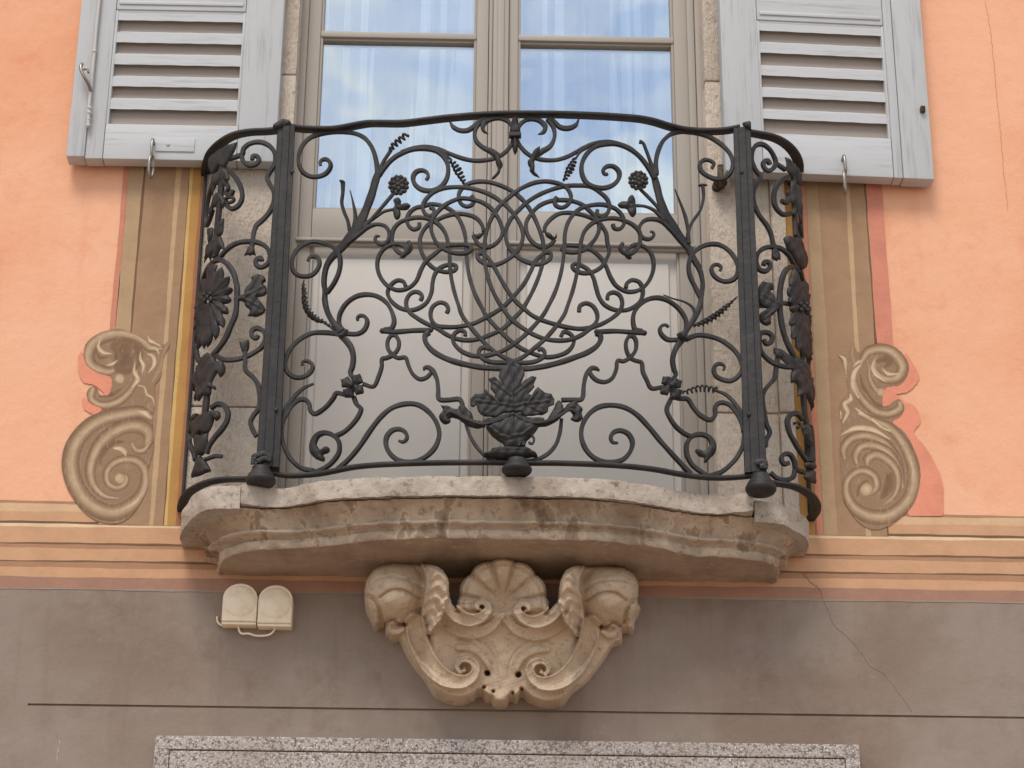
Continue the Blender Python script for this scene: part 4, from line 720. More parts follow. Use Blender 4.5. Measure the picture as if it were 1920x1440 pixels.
def grid_sheet(name, polys, base_cols, strokes, reg, y, parent, step=3.6):
    x0, y0, s = REG[reg]; allp = np.vstack(polys); lo = allp.min(0); hi = allp.max(0)
    nx = int((hi[0] - lo[0]) / step) + 2; ny = int((hi[1] - lo[1]) / step) + 2
    GX, GY = np.meshgrid(lo[0] + np.arange(nx) * step, lo[1] + np.arange(ny) * step); gx, gy = GX.ravel(), GY.ravel()
    base = np.zeros((len(gx), 3)); ins = np.zeros(len(gx), bool)
    for p, c in zip(polys, base_cols): q, _ = spline(list(p) + [p[0]], 8); k = in_poly(gx, gy, q); base[k] = c; ins |= k
    C = base.copy(); C2 = strokes_color(gx, gy, (0, 0, 0), [], reg)
    fin = strokes_color_over(gx, gy, base, strokes, reg)
    Pw = np.array([on_y(x0 + a / s, y0 + b / s, y) for a, b in zip(gx, gy)]); I = np.arange(nx * ny).reshape(ny, nx)
    Q = np.stack([I[:-1, :-1].ravel(), I[:-1, 1:].ravel(), I[1:, 1:].ravel(), I[1:, :-1].ravel()], 1); Q = Q[ins[Q].all(1)]
    used = np.unique(Q); mp_ = -np.ones(nx * ny, int); mp_[used] = np.arange(len(used)); Q = mp_[Q]
    o = obj(name, Pw[used], Q, 'mural', parent, False); ca = o.data.color_attributes.new("paint", 'FLOAT_COLOR', 'POINT')
    l = fin[used] / 255; lin = np.where(l > .04045, ((l + .055) / 1.055) ** 2.4, l / 12.92); ca.data.foreach_set('color', np.c_[lin, np.ones(len(lin))].ravel().astype(np.float32)); return o
def strokes_color_over(gx, gy, base, strokes, reg):
    A = strokes_color(gx, gy, (0, 0, 0), strokes, reg); W = strokes_color(gx, gy, (255, 255, 255), strokes, reg)
    al = 1 - (W - A)[:, :1] / 255; return A + base * (1 - al)
BASE = (154, 125, 99); PINK = (232, 160, 134)
polM = [(190, 290), (205, 225), (262, 168), (340, 135), (430, 125), (520, 158), (600, 196), (604, 165), (622, 180), (642, 200), (690, 225), (715, 222), (745, 195), (752, 215), (740, 255), (712, 300), (700, 370), (690, 440), (655, 485), (650, 540), (655, 620), (640, 680), (642, 800), (645, 900), (610, 1040), (606, 1150), (570, 1230), (500, 1330), (420, 1375), (300, 1368), (200, 1308), (130, 1222), (80, 1130), (52, 1020), (62, 900), (112, 800), (205, 702), (310, 642), (235, 602), (212, 545), (235, 500), (280, 498), (300, 545), (350, 548), (370, 440), (285, 408), (218, 362)]
stM = [([(640, 700), (560, 660), (450, 672), (330, 700), (225, 760), (145, 855), (112, 970), (125, 1090), (185, 1205), (285, 1285), (390, 1308), (495, 1268), (568, 1195), (598, 1110), (588, 1030), (540, 975), (462, 962), (385, 990), (342, 1050), (352, 1118), (410, 1148), (462, 1120), (470, 1075), (440, 1060)], [50, 80, 90, 95, 100, 105, 110, 115, 115, 110, 105, 100, 90, 80, 70, 62, 58, 54, 50, 48, 46, 44, 36, 24], 'roll'),
       ([(600, 880), (618, 800), (570, 755), (490, 748), (410, 775), (325, 835), (262, 930), (236, 1040), (258, 1130), (330, 1200), (420, 1215)], [50, 95, 100, 95, 92, 88, 80, 70, 58, 44, 16], 'roll'),
       ([(300, 990), (320, 920), (380, 860), (450, 850)], [20, 44, 40, 16], 'dark'), ([(505, 860), (530, 905), (580, 905), (625, 850)], [30, 44, 46, 20], 'roll'), ([(390, 892), (430, 895), (458, 915), (465, 940)], [16, 34, 34, 12], 'light'), ([(425, 1085), (430, 1090)], [70, 70], 'ball'),
       ([(250, 515), (240, 570), (288, 612), (370, 612), (450, 572), (512, 500), (538, 425), (525, 350)], [58, 60, 56, 60, 58, 46, 34, 10], 'roll'), ([(300, 560), (380, 545), (450, 500)], [18, 34, 10], 'dark'),
       ([(700, 255), (620, 245), (560, 192), (460, 160), (360, 162), (270, 205), (224, 285), (236, 350), (296, 388), (365, 398), (415, 370)], [20, 60, 72, 80, 88, 90, 90, 84, 74, 56, 20], 'rollr'),
       ([(400, 240), (440, 215), (500, 225), (540, 260), (540, 320), (500, 380), (430, 390), (400, 330), (400, 260)], [70, 70, 70, 70, 70, 60, 60, 60, 50], 'dark'), ([(460, 260), (480, 320), (450, 350)], [110, 110, 80], 'dark'),
       ([(425, 445), (428, 448)], [70, 66], 'ball'), ([(560, 270), (560, 320), (580, 360), (570, 410)], [6, 24, 26, 8], 'light'), ([(605, 168), (620, 200), (660, 215), (690, 240)], [8, 26, 28, 10], 'light'), ([(742, 200), (715, 270), (690, 370), (640, 460)], [8, 26, 40, 30], 'mid'),
       ([(600, 285), (640, 300), (650, 350), (610, 410)], [6, 28, 28, 8], 'light'), ([(610, 250), (660, 250), (680, 290)], [8, 26, 8], 'light'), ([(305, 190), (290, 240), (320, 275), (375, 285)], [6, 26, 28, 8], 'light'), ([(275, 270), (300, 310), (350, 305)], [8, 30, 8], 'dark'), ([(340, 360), (380, 350), (415, 325)], [6, 26, 6], 'light'),
       ([(525, 345), (520, 400), (545, 450), (510, 500)], [8, 26, 30, 14], 'light'), ([(540, 488), (585, 500), (600, 545), (638, 570), (650, 620)], [8, 16, 18, 16, 5], 'light'), ([(540, 655), (590, 665), (620, 695)], [8, 34, 16], 'light'), ([(430, 1290), (520, 1245), (580, 1170)], [6, 18, 5], 'light')]
pkM = [(185, 260), (160, 300), (160, 400), (190, 470), (260, 490), (330, 560), (250, 600), (190, 560), (195, 640), (260, 690), (200, 760), (320, 640), (380, 560), (375, 415), (285, 400), (215, 350)]
def pink(name, poly, reg): grid_sheet(name, [np.array(poly, float)], [PINK], [], reg, -.0027, scM if reg == 'M' else scQ, 5).data.materials[0] = MAT['t_pinkshade']
scM = grid_sheet('painted_scroll', [np.array(polM, float)], [BASE], stM, 'M', -.0035, house)
polQ = [(105, 225), (130, 216), (155, 228), (172, 262), (185, 200), (202, 145), (222, 180), (240, 205), (300, 162), (380, 148), (460, 165), (530, 222), (564, 295), (548, 372), (500, 420), (420, 434), (395, 500), (400, 552), (440, 540), (470, 515), (502, 508), (536, 560), (512, 620), (462, 652), (540, 722), (600, 832), (636, 950), (630, 1080), (590, 1190), (522, 1262), (420, 1332), (330, 1350), (250, 1312), (190, 1242), (142, 1162), (128, 1000), (120, 900), (120, 800), (130, 680), (118, 600), (126, 520), (168, 470), (160, 380), (140, 280)]
stQ = [([(240, 600), (340, 645), (430, 685), (510, 765), (568, 875), (598, 985), (588, 1100), (530, 1195), (430, 1262), (320, 1264), (220, 1216), (165, 1130), (162, 1045), (210, 985), (280, 968), (345, 1008), (356, 1075), (320, 1120)], [30, 50, 62, 72, 80, 88, 96, 98, 98, 96, 84, 66, 56, 54, 56, 58, 54, 20], 'rollr'),
       ([(520, 985), (490, 900), (400, 785), (285, 742), (190, 765), (142, 830), (150, 890)], [30, 60, 66, 64, 64, 60, 30], 'roll'), ([(525, 1080), (500, 960), (430, 850), (335, 805), (255, 815), (220, 870), (225, 920)], [20, 60, 64, 62, 60, 58, 28], 'roll'),
       ([(400, 1190), (470, 1130), (496, 1050), (480, 960), (412, 888), (345, 865), (298, 895), (295, 930)], [10, 34, 48, 58, 64, 66, 62, 28], 'roll'), ([(440, 1000), (430, 1080), (390, 1140)], [50, 70, 30], 'dark'), ([(290, 1088), (286, 1094)], [90, 84], 'ball'), ([(230, 1130), (250, 1060), (300, 1030)], [14, 26, 10], 'dark'),
       ([(130, 735), (220, 695), (330, 705), (440, 765)], [12, 36, 36, 12], 'light'), ([(210, 360), (225, 440), (280, 530), (360, 592), (440, 602), (508, 565), (505, 530)], [16, 44, 58, 60, 60, 66, 40], 'roll'), ([(300, 480), (360, 545), (430, 560)], [10, 30, 10], 'dark'),
       ([(255, 270), (300, 205), (370, 185), (440, 195), (500, 245), (525, 310), (488, 372), (405, 378), (345, 320), (345, 260)], [40, 66, 72, 80, 88, 80, 72, 58, 36, 10], 'rollr'), ([(365, 265), (410, 250), (440, 275), (410, 300)], [30, 50, 46, 20], 'dark'),
       ([(310, 290), (310, 370), (345, 440), (385, 465)], [10, 36, 40, 60], 'roll'), ([(385, 463), (390, 466)], [60, 56], 'ball'), ([(262, 280), (215, 335), (205, 420), (240, 500)], [8, 34, 36, 16], 'light'), ([(345, 245), (330, 300), (350, 350), (420, 400)], [6, 28, 26, 8], 'light'), ([(390, 310), (430, 345), (500, 345)], [6, 30, 8], 'light'), ([(250, 350), (270, 430), (320, 500)], [10, 30, 10], 'dark'),
       ([(112, 225), (150, 250), (152, 340), (165, 440)], [6, 26, 26, 8], 'light'), ([(205, 155), (200, 220), (215, 280)], [8, 34, 26], 'mid'), ([(205, 300), (240, 268), (262, 265)], [10, 26, 12], 'light'), ([(187, 478), (190, 510), (150, 540), (170, 590), (140, 660)], [14, 30, 30, 30, 12], 'light'), ([(125, 590), (125, 635)], [16, 14], 'light'), ([(220, 565), (260, 600), (320, 630)], [10, 26, 8], 'light'), ([(330, 640), (390, 690), (440, 712)], [20, 18, 16], 'light'), ([(565, 870), (590, 960), (580, 1040)], [4, 14, 4], 'light')]
pkQ = [(540, 200), (600, 290), (632, 370), (600, 430), (545, 470), (490, 480), (540, 520), (610, 560), (640, 660), (600, 720), (660, 800), (735, 920), (782, 1050), (782, 1258), (560, 1258), (560, 1190), (600, 1100), (590, 900), (500, 740), (400, 650), (380, 540), (380, 440), (480, 380)]
scQ = grid_sheet('painted_scroll', [np.array(polQ, float)], [BASE], stQ, 'Q', -.0035, house)
pink('painted_shadow', pkM, 'M'); pink('painted_shadow', pkQ, 'Q')

# ------------------------------------------------------------------ French window
win = thing('french_window', 'greige two-leaf French window with glass panes above wooden panels behind the balcony', 'window', (0, .06, ZT))
yf, yl, yg, yp = .055, .068, .092, .086
mb = MB(); ft = 6.6
a0, a1 = X(564, 0, yf), X(580.5, 0, yf); b0, b1 = X(1286.5, 0, yf), X(1313, 0, yf)
mb.box(a0 + .001, a1, yf, .2, ZT - .02, ft, .003); mb.box(b0, (b0 + b1) / 2, yf, .2, ZT - .02, ft, .003); mb.box((b0 + b1) / 2 + .001, b1 - .001, yf - .012, .2, ZT - .02, ft, .003); mb.box(a1, b0, yf, .2, ft - .06, ft + .001, .003)
sharp(mb.build('frame', 'frame', win))
zr1 = Z(740, 401, yg); zr0 = Z(740, 448, yl); zd1 = Z(740, 447, yl - .02); zd0 = Z(740, 453, yl - .02); zm1 = Z(740, 59, yl); zm0 = Z(740, 70, yl); zlow = ZT + .004
def leaf(x0, g0, g1, x1, mull):
    lf = MB(); lf.box(x0, g0, yl, .125, zlow, ft - .061, .003); lf.box(g1, x1, yl, .125, zlow, ft - .061, .003)
    for q in (0, 1): lf.box(g0 + .0005, g1 - .0005, yl + .0015, .124, (zr0, ft - .16)[q], (zr1, ft - .062)[q], .003)
    lf.box(g0 + .0005, g1 - .0005, yl + .0015, .124, zlow, zlow + .055, .003)
    e = .007                                   # glazing bead round the glass and round the lower panel
    for (za, zb) in ((zr1, ft - .16), (zlow + .055, zr0)):
        lf.box(g0 - .0004, g0 + e, yl + .006, .122, za, zb, .003); lf.box(g1 - e, g1 + .0004, yl + .006, .122, za, zb, .003)
        lf.box(g0 + e, g1 - e, yl + .0065, .1215, za - .0003, za + e, .003); lf.box(g0 + e, g1 - e, yl + .0065, .1215, zb - e, zb + .0003, .003)
    o = sharp(lf.build('door_leaf', 'frame', win))
    mb = MB(); zs = [zm0, zm0 + (5.55 - zm0)]
    mb.box(g0, g1, yl + .002, .118, zm0, zm1, .004); mb.box(g0 + .0005, g1 - .0005, yl + .012, .117, zm0 - .006, zm0 + .002, .002); mb.box(g0, g1, yl + .002, .118, 5.72, 5.745, .004); sharp(mb.build('muntin', 'frame', o))
    for za, zb in ((zr1, zm0), (zm1, 5.72), (5.745, ft - .16)):
        mb = MB(); mb.box(g0 - .006, g1 + .006, yg, yg + .004, za - .004, zb + .004); mb.build('glass_pane', 'glass', o, False)
    pn = MB(); pn.box(g0 - .004, g1 + .004, yp, .115, zlow + .05, zr0 + .004)
    i0, i1 = .026, .026; za, zb = zlow + .10, Z(740, 486, yp - .008)
    pn.box(g0 + i0, g1 - i1, yp - .009, yp + .002, za, zb, .006); sharp(pn.build('panel', 'panel', o), 25)
    d = MB(); d.box(x0 - .004, x1 + .004, yl - .020, yl + .002, zd0, zd1, .003); d.box(x0 - .002, x1 + .002, yl - .010, yl + .002, zd0 - .009, zd0 + .001, .003); sharp(d.build('drip_moulding', 'frame', o))
    d = MB(); d.box(g0 - .01, g1 + .01, yl - .012, yl + .003, zlow + .058, zlow + .066, .002); sharp(d.build('drip_moulding', 'frame', o)); return o
XL = [X(v, 0, yl) for v in (581.3, 604.5, 895, 917)]; XR = [X(v, 0, yl) for v in (955, 972, 1261, 1286)]
leaf(XL[0], XL[1], XL[2], XL[3], 0); leaf(XR[0], XR[1], XR[2], XR[3], 0)
mb = MB(); c0, c1, c2 = X(917.5, 0, yl), X(925, 0, yl), X(954.5, 0, yl)
mb.box(c0 + .0005, c1, yl - .004, .12, zlow, ft - .062, .004); mb.box(c1 + .0003, c2, yl - .014, .12, zlow, ft - .062, .004); mb.box(c1 + .012, c2 - .012, yl - .019, yl, zlow + .001, ft - .063, .004)
sharp(mb.build('meeting_stile', 'frame', win))
def curtain(x0, x1, seed, lab):
    rs = np.random.default_rng(seed); n, m_ = 220, 14; u = np.linspace(0, 1, n); f = np.zeros(n); ph = 0
    for k in range(9): c = rs.uniform(0, 1); wd = rs.uniform(.015, .05); f += rs.uniform(.010, .026) * np.exp(-((u - c) / wd) ** 2)
    f += .006 * np.sin(u * 40 + rs.uniform(0, 6)) + .004 * np.sin(u * 83 + rs.uniform(0, 6)); V = []; Fc = []
    for j in range(m_):
        z = zr0 - .1 + (ft + .05 - zr0 + .1) * j / (m_ - 1)
        for i in range(n): V.append((x0 + (x1 - x0) * u[i] + .004 * math.sin(z * 3 + i * .05), .205 - f[i] * (.85 + .15 * math.sin(z * 2.2 + i * .03)), z))
    for j in range(m_ - 1):
        for i in range(n - 1): Fc.append((j * n + i, j * n + i + 1, (j + 1) * n + i + 1, (j + 1) * n + i))
    o = obj('sheer_curtain', V, Fc, 'curtain', None, True, at=((x0 + x1) / 2, .2, zr0 - .1)); tag(o, lab, 'curtain', 'sheer curtains behind the French window')
    return o
curtain(XL[1] - .04, XL[2] + .03, 3, 'sheer white curtain hanging behind the left window leaf, next to the bolted shutter'); curtain(XR[1] - .03, XR[2] + .04, 8, 'sheer white curtain hanging behind the right window leaf, next to the shutter without a bolt')

# ------------------------------------------------------------------ louvred shutters
def link(mb, c, rw, rh, r):                      # a hanging ring seen almost edge on
    P = [(c[0] + rw * math.cos(a) * .35, c[1] + rw * math.cos(a), c[2] + rh * math.sin(a)) for a in np.linspace(0, 2 * math.pi, 28)]; mb.tube(P, r, 8)
def shutter(y0, xo, xh, so, sh, zb, zob, zot, bands, label, rot, ring_px, xin):
    """xo/xh: free and hinge edges, so/sh: louvre opening, zb bottom, zob/zot opening"""
    t = .042; sgn = 1 if xh > xo else -1
    root = thing('shutter', label, 'shutter', (xh, y0 + t, zb), 'louvred shutters beside the window')
    lo, hi = min(xo, xh), max(xo, xh); a, b = min(so, sh), max(so, sh); top = zot + 1.05
    mb = MB()
    if sgn > 0: mb.box(lo, xin, y0 - .006, y0 + t + .001, zb + .002, top, .005); mb.box(xin + .0006, a, y0, y0 + t, zb, top - .001, .004); mb.box(b, hi, y0, y0 + t, zb, top - .001, .004)
    else: mb.box(xin, hi, y0 - .003, y0 + t + .001, zb - .002, top, .005); mb.box(b, xin - .0006, y0, y0 + t, zb, top - .001, .004); mb.box(lo, a, y0, y0 + t, zb, top - .001, .004)
    bd = .007
    for x0_, x1_ in ((a - .0005, a + bd), (b - bd, b + .0005)): mb.box(x0_, x1_, y0 + .004, y0 + t - .004, zob, zot, .003); mb.box(x0_, x1_, y0 + .004, y0 + t - .004, zot + .17, top - .1, .003)
    sharp(mb.build('stile', 'shutter', root))
    for za, zb_ in ((zb + .0006, zob), (zot, zot + .17), (top - .1, top - .002)):
        mb = MB(); mb.box(a + .0005, b - .0005, y0 + .0012, y0 + t - .0012, za, zb_, .004)
        if za == zot: mb.box(a + bd, b - bd, y0 + .005, y0 + t - .005, zot - bd, zot + .001, .003); mb.box(a + bd, b - bd, y0 - .003, y0 + .004, zot + .014, zot + .026, .004)
        sharp(mb.build('cross_rail', 'shutter_h', root))
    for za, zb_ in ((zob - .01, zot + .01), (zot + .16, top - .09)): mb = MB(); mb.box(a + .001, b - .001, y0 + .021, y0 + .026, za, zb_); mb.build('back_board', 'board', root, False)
    mb = MB()
    def slat(z1, z0):
        h = z1 - z0; q = random.uniform(-.0008, .0008); A = [(y0 + .006, z0 + q), (y0 + .006, z1 + q), (y0 + .0215, z1 + .013 + q), (y0 + .0215, z0 + .013 + q)]
        V = []; n = 14
        for i in range(n + 1):
            x = a + bd - .002 + (b - a - 2 * bd + .004) * i / n; e = .0005 * math.sin(i * 1.9 + z1 * 50)
            V += [(x, p[0], p[1] + e) for p in A]
        Fc = [(i * 4 + j, i * 4 + (j + 1) % 4, i * 4 + 4 + (j + 1) % 4, i * 4 + 4 + j) for i in range(n) for j in range(4)] + [(3, 2, 1, 0), (n * 4, n * 4 + 1, n * 4 + 2, n * 4 + 3)]
        mb.add(V, Fc)
    for z1, z0 in bands: slat(z1, z0)
    sharp(mb.build('louvre_panel', 'shutter_h', root)); mb = MB()
    p = (bands[0][0] - bands[-1][0]) / (len(bands) - 1); z = zot + .18
    while z + .03 < top - .12: slat(z + .026, z); z += p
    sharp(mb.build('louvre_panel', 'shutter_h', root))
    mb = MB(); px, py = ring_px; c = on_y(px, py, y0 - .012); P = [(c[0], y0 + .004, c[2] + .03), (c[0], y0 - .016, c[2] + .034), (c[0], y0 - .022, c[2] + .02), (c[0] + .001, y0 - .02, c[2] - .012), (c[0], y0 - .002, c[2] - .018)]
    mb.tube(spline(P, .004)[0], .0042, 8); mb.build('staple', 'steel', root)
    mb = MB(); link(mb, (c[0] + .002 * sgn, y0 - .018, c[2] - .045), .012, .032, .0038); mb.build('ring', 'steel', root)
    root.rotation_euler.z = rot; return root
y0 = -.058; zz = lambda v: Z(320, v, y0)
bl = [(75, 148), (240, 314), (405, 480), (575, 646), (740, 815)]
shl = shutter(y0, X(153.7, 0, y0), X(534, 0, y0), X(217.5, 19, y0), X(461.5, 19, y0), zz(299.5), zz(233), zz(18.5), [(zz(a / 4), zz(b / 4)) for a, b in bl],
        'weathered pale grey louvred shutter with a slim bolt rod and hook, folded on the wall', 0.0, (285, 285), X(187, 0, y0))
mb = MB(); yb = y0 - .012
mb.tube(spline([on_y(a, b, yb) for a, b in ((190, -60), (186, 0), (180, 60), (177.5, 92), (171, 160), (167, 200), (165, 240))], .01)[0], .0046, 8)
for (a, b), r in (((177, 97), 5.5), ((168, 203), 5.5), ((167.5, 212), 5.5), ((166.5, 224), 4.6), ((165.5, 236), 5)): mb.sphere(on_y(a, b, yb), r * PXM, (1, 1, .8), 10)
mb.build('bolt_rod', 'rod', shl)
mb = MB(); mb.tube(spline([on_y(a, b, yb - q) for a, b, q in ((171, 172, 0), (166, 158, .014), (159, 146, .024), (153, 134, .026), (151.5, 124, .024), (154, 120, .02))], .004)[0], .0048, 8); mb.tube(spline([on_y(a, b, yb - .02) for a, b in ((157, 131), (163, 128), (166, 137))], .004)[0], .003, 8); mb.build('bolt_handle', 'steel', shl)
mb = MB(); q0, q1 = on_y(290, 284, y0), on_y(366, 260, y0); mb.box(q0[0], q1[0], y0 - .0022, y0 + .004, q0[2], q1[2], .0015); mb.sphere(on_y(315, 271, y0 - .003), .005, (1, .5, 1), 10); mb.build('plate', 'shutter_h', shl)
y0 = -.080; zz = lambda v: Z(1420, v, y0)
bl = [(140, 210), (300, 374), (475, 545), (640, 705), (805, 870)]
shr = shutter(y0, X(1728.5, 0, y0), X(1347.5, 0, y0), X(1658, 40, y0), X(1418, 35, y0), zz(320.5), zz(246), zz(34), [(zz(a / 4), zz(b / 4)) for a, b in bl],
        'weathered pale grey louvred shutter without a bolt rod, a bare peg near its edge', math.radians(2.8), (1583, 310), X(1672, 0, y0))
mb = MB(); c = on_y(1731, 199, y0); mb.box(c[0] - .006, c[0] + .006, y0 - .016, y0 + .01, c[2] - .008, c[2] + .008, .002); o = mb.build('peg', 'rust', shr)
# rusty hinge pin let into the right-hand jamb
hp = on_y(1347, 344, -.03); hg = thing('hinge_pin', 'dark rusty hinge pin let into the right stone jamb behind the railing', 'hinge', hp)
mb = MB(); mb.tube([(hp[0] - .004, .01, hp[2]), (hp[0], -.03, hp[2]), (hp[0] + .003, -.045, hp[2] + .004)], .013, 10); mb.sphere((hp[0] + .004, -.04, hp[2] - .002), .019, (1, .8, .8), 12); mb.build('pin', 'rust', hg)
mb = MB(); mb.tube([(hp[0] + .005, -.042, hp[2] - .02), (hp[0] + .006, -.042, hp[2] + .045)], .009, 10); mb.build('knuckle', 'rust', hg)

# ------------------------------------------------------------------ balcony slab
def rough(P, a, f=1.0):
    P = np.asarray(P); x, y, z = P[:, 0] * f, P[:, 1] * f, P[:, 2] * f
    return a * (np.sin(x * 47 + 1.3 * np.sin(z * 60)) * .5 + np.sin(x * 113 + z * 95 + 2) * .35 + np.sin(x * 231 - z * 180 + y * 140) * .25 + np.sin(x * 17 + 4) * .4)
front_px = [(453, 907), (487, 913), (520, 916), (553, 912), (603, 902), (653, 897), (753, 894), (853, 893), (953, 893), (1030, 894), (1107, 897), (1173, 903), (1240, 913), (1290, 922), (1340, 927), (1375, 926), (1412, 922)]
fp, _ = spline([on_z(a, b, ZT)[:2] for a, b in front_px], .006)
zlb = on_y(953, 929, fp[len(fp) // 2][1])[2]
slab = thing('balcony_slab', 'worn pale stone balcony slab with a moulded, water-stained underside', 'balcony', (0, 0, ZT - .1))
def lip(name, plan, z1, z0, wall_pts, mat, amp, seed):
    n = len(plan); nz = 9; V = []; Fc = []; d = np.gradient(plan, axis=0); d /= np.linalg.norm(d, axis=1)[:, None]; nn = np.stack([d[:, 1], -d[:, 0]], 1)
    if (plan[n // 2] + nn[n // 2] * .1)[1] > plan[n // 2][1]: nn = -nn
    for j in range(nz):
        t = j / (nz - 1); z = z1 + (z0 - z1) * t; P3 = np.c_[plan, np.full(n, z)]; r = rough(P3 + seed, amp) - (.0012 if j in (0, nz - 1) else 0)
        zz_ = z + (rough(P3 + seed + 3, amp * .35) + rough(P3 + seed, amp * .3, 2.7) if j in (0, nz - 1) else 0); V.append(np.c_[plan + nn * r[:, None], np.full(n, 1.0) * zz_])
    V = np.vstack(V)
    for j in range(nz - 1):
        for i in range(n - 1): Fc.append((j * n + i, j * n + i + 1, (j + 1) * n + i + 1, (j + 1) * n + i))
    k = len(V); W = [(x, y, z1) for x, y in wall_pts] + [(x, y, z0) for x, y in wall_pts]; m_ = len(wall_pts); V = np.vstack([V, W])
    Fc.append(tuple(range(n - 1, -1, -1)) + tuple(range(k, k + m_))); bt = (nz - 1) * n; Fc.append(tuple(range(bt, bt + n)) + tuple(range(k + 2 * m_ - 1, k + m_ - 1, -1)))
    colL = [j * n for j in range(nz)]; colR = [j * n + n - 1 for j in range(nz)]
    Fc.append(tuple(colL) + (k + m_, k)); Fc.append(tuple(reversed(colR)) + (k + m_ - 1, k + 2 * m_ - 1))
    for i in range(m_ - 1): Fc.append((k + i, k + i + 1, k + m_ + i + 1, k + m_ + i))
    return sharp(fix_normals(obj(name, V, Fc, mat, slab)), 50)
lip('front_stone', fp, ZT, zlb, [(fp[0][0], 0.1), (fp[-1][0], 0.1)], 'slab', .0026, 0.0)
lp = [on_z(a, b, ZT - .003)[:2] for a, b in ((340, 964), (347, 948), (363, 930), (387, 915), (420, 911), (451.5, 911))]; lp, _ = spline([(lp[0][0] - .001, .03)] + lp, .006)
lip('side_stone', lp, ZT - .003, zlb - .012, [(lp[0][0], .06), (lp[-1][0], .06)], 'slab', .0026, 5.0)
rp = [on_z(a, b, ZT - .008)[:2] for a, b in ((1414, 938), (1457, 943), (1490, 957), (1508, 968), (1517, 982))]; rp, _ = spline(rp + [(rp[-1][0] + .002, .03)], .006)
lip('side_stone', rp, ZT - .008, zlb - .012, [(rp[0][0], .06), (rp[-1][0], .06)], 'slab', .0026, 9.0)
ZL = 3.411
MAT['floor'] = stone('bounce_sheet_stone', srgb(150, 140, 130), srgb(136, 126, 116), srgb(120, 110, 102), .002)
fq = [(x, y + .02) for x, y in fp[6:-6]]; nf = len(fq); obj('floor_bounce_sheet', [(x, y, ZT + .004) for x, y in fq] + [(fp[-7][0], .06, ZT + .004), (fp[6][0], .06, ZT + .004)], [tuple(range(nf + 2))], 'floor', slab, False)  # unseen sheet over the slab top, added to set the bounce light
up_ = np.vstack([lp, fp[4:-4], rp]); ins = []
dd = np.gradient(up_, axis=0); dd /= np.linalg.norm(dd, axis=1)[:, None]; up_ = up_ + np.stack([-dd[:, 1], dd[:, 0]], 1) * .010
for _ in range(25): up_[1:-1] = (up_[:-2] + 2 * up_[1:-1] + up_[2:]) / 4
low_ = [(-.690, .03), (-.686, -.03), (-.672, -.100), (-.625, -.148), (-.54, -.181), (-.479, -.187), (-.416, -.211), (-.334, -.239), (-.253, -.259), (-.011, -.270), (.134, -.267), (.235, -.255), (.319, -.231), (.383, -.198), (.427, -.176), (.476, -.171), (.55, -.155), (.602, -.125), (.622, -.05), (.626, .03)]
nU = 230; U = resample(up_, nU); W = resample(spline(low_, .006)[0], nU); W[:, 0] = W[:, 0]
PRO = [(.0, .0), (.10, .01), (.22, .05), (.40, .13), (.56, .23), (.68, .34), (.74, .43), (.75, .46), (.68, .475), (.665, .50), (.60, .52), (.575, .55), (.58, .58), (.63, .61), (.71, .625), (.80, .64), (.88, .67), (.93, .71), (.94, .73), (.88, .74), (.88, .76), (.895, .88), (.93, .985), (.96, 1.0), (1.0, 1.002)]
V = []; zu = zlb - .004
for a_, b_ in PRO:
    z = zu + (ZL - zu) * b_; P = U + (W - U) * a_; P3 = np.c_[P, np.full(nU, z)]; d = np.gradient(P, axis=0); d /= np.linalg.norm(d, axis=1)[:, None] + 1e-9
    r = rough(P3, .0026) + rough(P3 + 7, .0022, 2.3) - .004 * np.clip(np.sin(P3[:, 0] * 61 + P3[:, 2] * 130) + np.sin(P3[:, 0] * 23 + 2) - 1.2, 0, 1); V.append(np.c_[P + np.stack([d[:, 1], -d[:, 0]], 1) * r[:, None], z + rough(P3 + 3, .0012)])
m_ = len(PRO); V = np.vstack(V); Fc = [(j * nU + i, j * nU + i + 1, (j + 1) * nU + i + 1, (j + 1) * nU + i) for j in range(m_ - 1) for i in range(nU - 1)]
# underside: rows running back to the wall
nb = 10; base_i = (m_ - 1) * nU; last = V[base_i:base_i + nU].copy(); start = len(V); rows = []
for q in range(1, nb + 1):
    R_ = last.copy(); R_[:, 1] = last[:, 1] + (.03 - last[:, 1]) * q / nb; R_[:, 2] = ZL + rough(R_ * 1.2, .002); rows.append(R_)
V = np.vstack([V] + rows)
for q in range(nb):
    o0 = base_i if q == 0 else start + (q - 1) * nU; o1 = start + q * nU
    Fc += [(o0 + i, o0 + i + 1, o1 + i + 1, o1 + i) for i in range(nU - 1)]
Fc.append(tuple(range(nU)))
sharp(fix_normals(obj('moulded_underside', V, Fc, ['mould', 'under'], slab, fmat=[0 if i < (m_ - 2) * (nU - 1) else 1 for i in range(len(Fc))])), 55)

